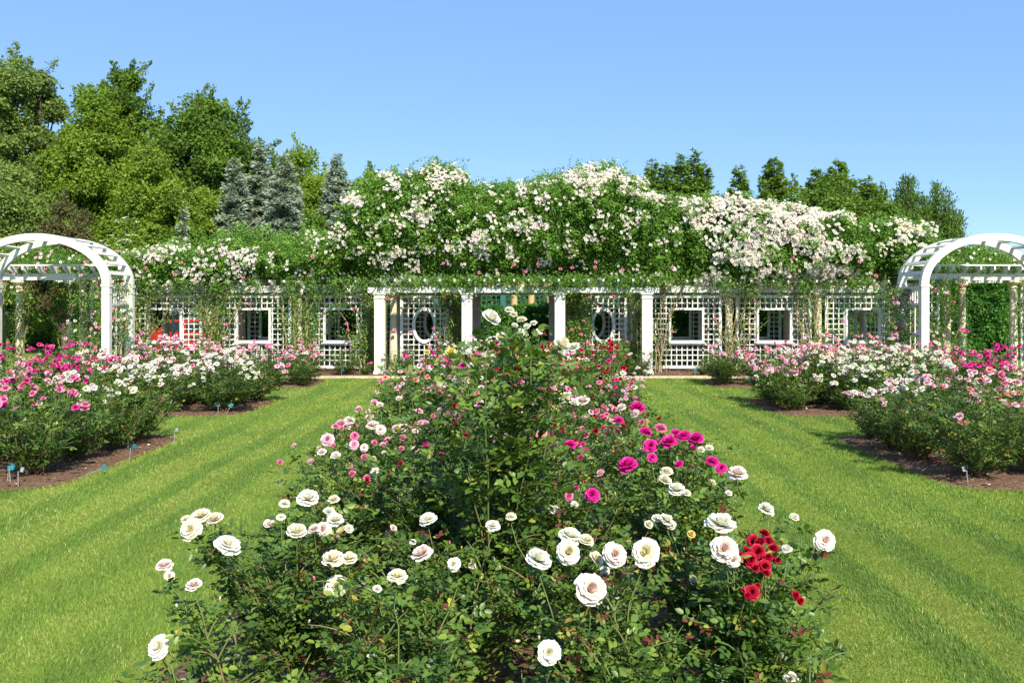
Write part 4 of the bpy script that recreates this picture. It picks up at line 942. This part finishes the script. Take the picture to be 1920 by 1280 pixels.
# red parked car glimpsed through the lattice on the left
car = empty('parked_car', (-12.6, 33.6, 0)); tag(car, 'red parked car glimpsed through the lattice of the left pergola wing', 'car')
pr = [(-2.1, .35), (-2.1, .80), (-1.95, .95), (-1.0, 1.02), (-.55, 1.42), (.75, 1.45), (1.35, 1.05), (2.0, .92), (2.12, .70), (2.12, .35)]
m = MB(); n = len(pr); V = []
for yy, k in ((-.82, 0), (-.70, 1), (.70, 1), (.82, 0)): V += [(x * (1 - .01 * k), (yy * (1 - max(0, z - .95) * .35)), z + .03 * k) for x, z in pr]
Fq = [[r * n + i, r * n + (i + 1) % n, (r + 1) * n + (i + 1) % n, (r + 1) * n + i] for r in range(3) for i in range(n)] + [list(range(n))[::-1], [3 * n + i for i in range(n)]]
m.add(V, Fq); m.build('body', M['red_paint'], car, False)
m = MB()
for a, b in (((-.85, 1.04), (-.48, 1.36)),): m.add([(-.80, -.80, 1.03), (.05, -.80, 1.03), (.05, -.735, 1.37), (-.46, -.735, 1.36)], [[0, 1, 2, 3]]); m.add([(.12, -.80, 1.03), (1.10, -.80, 1.04), (.72, -.735, 1.38), (.12, -.735, 1.37)], [[0, 1, 2, 3]])
m.build('window', M['dark_glass'], car, loc=(0, -.012, 0))
for x in (-1.3, 1.3):
    for y in (-.76, .76):
        m = MB(); m.tube([(0, -.1, 0), (0, .1, 0)], .33, 24, cap=True); m.build('wheel', M['tyre'], car, loc=(x, y, .33))

# ================================================================== TREES
def tree(label, px, Y, top, hw, leafm, n, ls, seed, low=.22, lumps=46, sprig=10, tight=.92, kind='tree', group='trees behind the garden', pale=0):
    lumps = int(lumps * 1.6); sprig = int(sprig * 1.5); n = int(n * 1.45)
    g = np.random.default_rng(seed); x = (px - VX) / F * Y; zt = H - (top - VY) / F * Y; r = hw / F * Y; root = empty(kind, (x, Y, 0)); tag(root, label, 'tree', group)
    z0 = zt * low; cz = (zt + z0) / 2; hz = (zt - z0) / 2; br = MB(); lf = MB()
    tr = np.array([[0, 0, 0], [g.normal() * .1, 0, z0], [g.normal() * .3, g.normal() * .3, cz], [g.normal() * .3, 0, cz + hz * .6]]); br.tube(tr, [.035 * zt * .6, .028 * zt * .6, .014 * zt * .6, .004 * zt], 8)
    C = []; 
    for i in range(lumps):
        d = rdir(1)[0] if False else nrm(g.normal(size=3)); q = g.random() ** (1 / 2.2); 
        if d[1] > .5: d[1] *= -1
        zz = d[2] * q; wr = math.sqrt(max(.02, 1 - (zz * .9 - .12) ** 2)) if True else 1
        c = np.array([d[0] * q * r * tight * (1 + .15 * g.normal()) * (1 - .4 * max(zz, 0)), d[1] * q * r * .8, cz + zz * hz * .93]); C.append(c)
        st = np.array([0, 0, max(z0 * .9, c[2] - hz * .5)]); pts = bez(st, (st + c) / 2 + (0, 0, -.1 * hz), c, 6); br.tube(pts, np.linspace(.012 * zt * .5, .015, 6), 5)
    C = np.array(C); S = (.19 + .15 * g.random(len(C))) * min(r, hz)
    k = g.integers(len(C), size=n); u = nrm(g.normal(size=(n, 3))); rad = g.random(n) ** .45
    P = C[k] + u * (S[k] * rad)[:, None] * (1.15, 1.15, .8)
    P = P + u * (vnoise(P, .5, seed) * .25 * S[k])[:, None]
    keep = vnoise(P, max(.6, r * .12), seed + 1) > -.60; P, u, k = P[keep], u[keep], k[keep]; n = len(P)
    D = rdir(n) + u * .5; D[:, 2] -= .15; tn = (g.normal(size=len(C)) * .12)[k]
    leaves(lf, P, D, u + rdir(n) * .8 + (0, 0, .4), ls * g.uniform(.6, 1.3, n), np.clip(.42 + tn + .12 * vnoise(P, 1.2, 5) + g.normal(size=n) * .14, 0, 1))
    for i in range(sprig):                            # shoots that break the outline
        c = C[np.argsort(-(C[:, 2] + g.uniform(0, hz, len(C))))[i % len(C)]]; j = np.where((C == c).all(1))[0][0]
        d = nrm(np.array([g.normal() * .55 + c[0] / r * .6, g.normal() * .3, 1.])); L_ = g.uniform(.3, .62) * S[j] + S[j]
        pts = bez(c, c + d * L_ * .5 + (0, 0, .1), c + d * L_ * 1.25, 6); br.tube(pts, np.linspace(.035, .008, 6), 4)
        m_ = 90; t = g.random(m_) ** .7; Q = c + d * (L_ * 1.25 * t)[:, None] + g.normal(size=(m_, 3)) * .13 * (1.3 - t)[:, None] * max(1., r * .22)
        leaves(lf, Q, rdir(m_) + d * .5, rdir(m_), ls * g.uniform(.6, 1.1, m_), np.clip(.5 + g.normal(size=m_) * .15, 0, 1))
    br.build('trunk', M['bark'], root, True); lf.build('crown', M[leafm], root)
    if pale:
        idx = g.permutation(np.where((u[:, 1] < 0) & (u[:, 2] > .0))[0])[:pale]; fm = MB()
        leaves(fm, np.repeat(P[idx] + u[idx] * .1, 4, 0), nrm(np.tile([[1, 0, .1], [-1, 0, .1], [0, 1, .1], [0, -1, .1]], (len(idx), 1)) + g.normal(size=(len(idx) * 4, 3)) * .2), np.tile([[0, -.3, 1.]], (len(idx) * 4, 1)), .10, .8, T_KITE, 1.5)
        o = fm.build('blossoms', PET['cream'], root); o['kind'] = 'stuff'
    return root
tree('airy olive green tree at the far left, its top sprays open to the sky', 10, 41, 62, 78, 'olive_leaf', 30000, .16, 1, .25, 52, 30, 1.05)
tree('olive green tree with a thin sprig reaching up right of the airy one', 75, 43, 130, 85, 'olive_leaf', 30000, .17, 2, .2, 56, 14)
tree('large fresh green tree with layered boughs left of the dark crowned one', 175, 42, 158, 100, 'tree_leaf', 46000, .16, 3, .2, 66, 16)
tree('dark green tree whose top stands highest behind the fresh green one', 240, 47, 122, 88, 'tree_leaf_dark', 36000, .18, 4, .3, 56, 26)
tree('spreading green tree with upright shoots above the blue spruces', 392, 45, 172, 105, 'tree_leaf_dark', 70000, .18, 5, .15, 84, 34, 1.1)
tree('light green tree in front with drooping boughs left of the spruces', 285, 38, 262, 88, 'tree_leaf', 44000, .14, 6, .1, 60, 8)
tree('round topped light green tree behind the right spruces', 570, 50, 278, 105, 'tree_leaf', 60000, .2, 7, .1, 56, 14)
tree('dark green tree between the grey spruce and the raised roses', 682, 43, 292, 56, 'tree_leaf_dark', 24000, .15, 8, .1, 40, 14)
tree('olive green tree low at the left edge behind the arch', 15, 36, 300, 120, 'olive_leaf', 40000, .14, 9, .1, 60, 8)
tree('brownish twiggy shrub behind the left arch', 125, 32.5, 368, 62, 'brown_leaf', 20000, .10, 10, .15, 44, 6)
tree('shrub dotted with flat cream blossoms right of the left arch', 240, 31.8, 405, 58, 'tree_leaf', 22000, .11, 11, .15, 44, 5, pale=330)
tree('bright green tree low between the drooping tree and the first spruce', 375, 37, 335, 48, 'tree_leaf', 26000, .13, 12, .1, 44, 8)
tree('green shrub behind the plain part of the left pergola wing', 590, 35, 405, 60, 'tree_leaf_dark', 24000, .13, 13, .1, 44, 5)
tree('green tree closing the view between the spruces and the rose mass', 610, 46, 300, 90, 'tree_leaf', 40000, .17, 44, .05, 56, 8)
tree('dark tree filling the gap behind the left arch', 60, 47, 400, 120, 'tree_leaf_dark', 24000, .2, 19, .02, 50, 0)

def conifer(label, px, Y, top, hw, leafm, seed, kind='spruce', tiers=26, dens=1., needle=.20, droop=.25, cat='spruce', base=.06, shape=1.):
    g = np.random.default_rng(seed); x = (px - VX) / F * Y; zt = H - (top - VY) / F * Y; r = hw / F * Y; root = empty(kind, (x, Y, 0)); tag(root, label, cat, 'conifers behind the pergola')
    br = MB(); lf = MB(); br.tube([(0, 0, 0), (0, 0, zt * .5), (0, 0, zt)], [.02 * zt, .012 * zt, .01], 7)
    P = []; D = []; T = []; Nn = []
    for i in range(tiers):
        f = i / (tiers - 1); z = zt * (base + (1 - base) * f) - .1; rr = r * (1 - f) ** shape * 1.0 + .08
        nb = max(5, int(13 * (1 - f) + 6))
        for b in range(nb):
            a = g.uniform(0, 6.28); L_ = rr * g.uniform(.72, 1.12); up = g.uniform(-.05, .25)
            d = np.array([math.cos(a), math.sin(a), 0]); m_ = max(6, int(L_ * 42 * dens * (1.6 if shape < .9 else 1)))
            t = g.random(m_) ** .6; zz = z + g.normal() * zt * .01
            cen = np.outer(t * L_, d) + np.stack([0 * t, 0 * t, zz + up * L_ * t - droop * L_ * t * t * 1.0], -1)
            side = np.array([-d[1], d[0], 0]); wdt = (.34 * L_ * (1 - t) * .9 + .06)
            cen += np.outer(g.uniform(-1, 1, m_) * wdt, side) + g.normal(size=(m_, 3)) * (.03, .03, .05)
            P.append(cen); D.append(d * .8 + side * g.normal(size=(m_, 1)) * .7 + np.array([0, 0, .10]) + g.normal(size=(m_, 3)) * .25)
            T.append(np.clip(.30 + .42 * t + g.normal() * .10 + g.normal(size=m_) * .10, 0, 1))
            if b % 2 == 0: br.tube([(0, 0, zz), tuple(d * L_ * .5 + (0, 0, zz + up * L_ * .5 - droop * L_ * .25)), tuple(d * L_ * .9 + (0, 0, zz + up * L_ * .9 - droop * L_ * .8))], [.03, .018, .008], 4)
    P = np.concatenate(P); D = np.concatenate(D); T = np.concatenate(T); n = len(P)
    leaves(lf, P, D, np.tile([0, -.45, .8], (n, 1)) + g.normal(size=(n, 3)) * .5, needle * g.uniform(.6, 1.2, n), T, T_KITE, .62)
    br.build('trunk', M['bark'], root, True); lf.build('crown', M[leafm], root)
conifer('leftmost blue spruce of the group', 440, 37.5, 298, 92, 'spruce_needle', 21, tiers=36, dens=1.5, shape=.85)
conifer('tallest silvery blue spruce in the middle of the group', 487, 38.5, 266, 84, 'spruce_needle', 22, tiers=40, dens=1.5, shape=.85)
conifer('broad blue spruce on the right of the group', 533, 37, 292, 105, 'spruce_needle', 23, tiers=36, dens=1.5, shape=.85)
conifer('grey blue spruce standing apart, half behind the raised roses', 632, 38, 288, 84, 'spruce_needle', 24, tiers=38, dens=1.5, shape=.85)
conifer('small blue spruce in the gap left of the group', 342, 35, 390, 32, 'spruce_needle', 25, tiers=20)
for px, top, hw, lab in ((1222, 302, 24, 'leftmost pine showing above the roses right of the centre'), (1246, 310, 22, 'second pine above the roses, lower than its neighbours'), (1276, 293, 26, 'third pine above the roses, with a rounded point'), (1301, 287, 24, 'tallest pine of the group above the roses'), (1320, 305, 26, 'rightmost pine of the close group'), (1385, 314, 24, 'small lone pine between the pine group and the broad green tree')):
    conifer(lab, px, 41, top, hw * 1.45, 'pine_needle', px, 'pine_tree', 34, 1.3, .20, -.35, 'pine', .3, .62)
for px, top, hw, seed, lab in ((1452, 296, 62, 31, 'pointed green tree right of the lone pine'), (1530, 318, 52, 32, 'green tree, left one of two close together on the right'), (1572, 302, 58, 33, 'tall green tree right of its close neighbour'), (1628, 336, 58, 34, 'lower green tree on the slope of the right tree line')):
    conifer(lab, px, 39.5, top, hw * 1.55, 'tree_leaf_dark', seed, 'tree', 34, 2.4, .18, -.15, 'tree', .12, .72)
tree('broad green shrub joining the right hand trees above the roses', 1530, 37, 326, 125, 'tree_leaf_dark', 48000, .14, 35, .1, 60, 8)
tree('green shrub behind the right pergola wing', 1640, 36, 350, 90, 'tree_leaf_dark', 30000, .14, 36, .1, 56, 8)
def plume(label, px, Y, top, hw, seed):
    g = np.random.default_rng(seed); x = (px - VX) / F * Y; zt = H - (top - VY) / F * Y; r = hw / F * Y; root = empty('yew_tree', (x, Y, 0)); tag(root, label, 'yew', 'conifers behind the pergola')
    br = MB(); lf = MB(); br.tube([(0, 0, 0), (0, 0, zt * .5)], [.2, .1], 7)
    for i in range(48):
        a = g.uniform(0, 6.28); q = g.random() ** .6; tip = np.array([math.cos(a) * r * q, math.sin(a) * r * q * .8, zt * (1 - .42 * q ** 1.5 * g.uniform(.6, 1.1))]); st = np.array([tip[0] * .3, tip[1] * .3, zt * .12])
        pts = bez(st, np.array([tip[0] * .75, tip[1] * .75, tip[2] * .5]), tip, 8); br.tube(pts, np.linspace(.05, .01, 8), 4)
        m_ = 620; t = g.random(m_); P = np.stack([np.interp(t, np.linspace(0, 1, 8), pts[:, k]) for k in range(3)], -1); P += g.normal(size=(m_, 3)) * (.30 * (1.12 - t) + .05)[:, None] * (1, 1, .6)
        D = g.normal(size=(m_, 3)) * .5 + (tip - st) / np.linalg.norm(tip - st); leaves(lf, P, D, rdir(m_), .15 * g.uniform(.6, 1.2, m_), np.clip(.4 + .2 * (t - .5) + g.normal(size=m_) * .13, 0, 1), T_KITE, .6)
    br.build('trunk', M['bark'], root, True); lf.build('crown', M['pine_needle'], root)
plume('feathery dark green yew on the right, the taller one', 1702, 38, 322, 42, 41)
plume('feathery dark green yew farthest right above the arch', 1762, 38, 338, 50, 42)
tree('low dark shrubs behind the right portal', 1850, 44, 470, 110, 'tree_leaf_dark', 16000, .2, 43, .02, 40, 0)
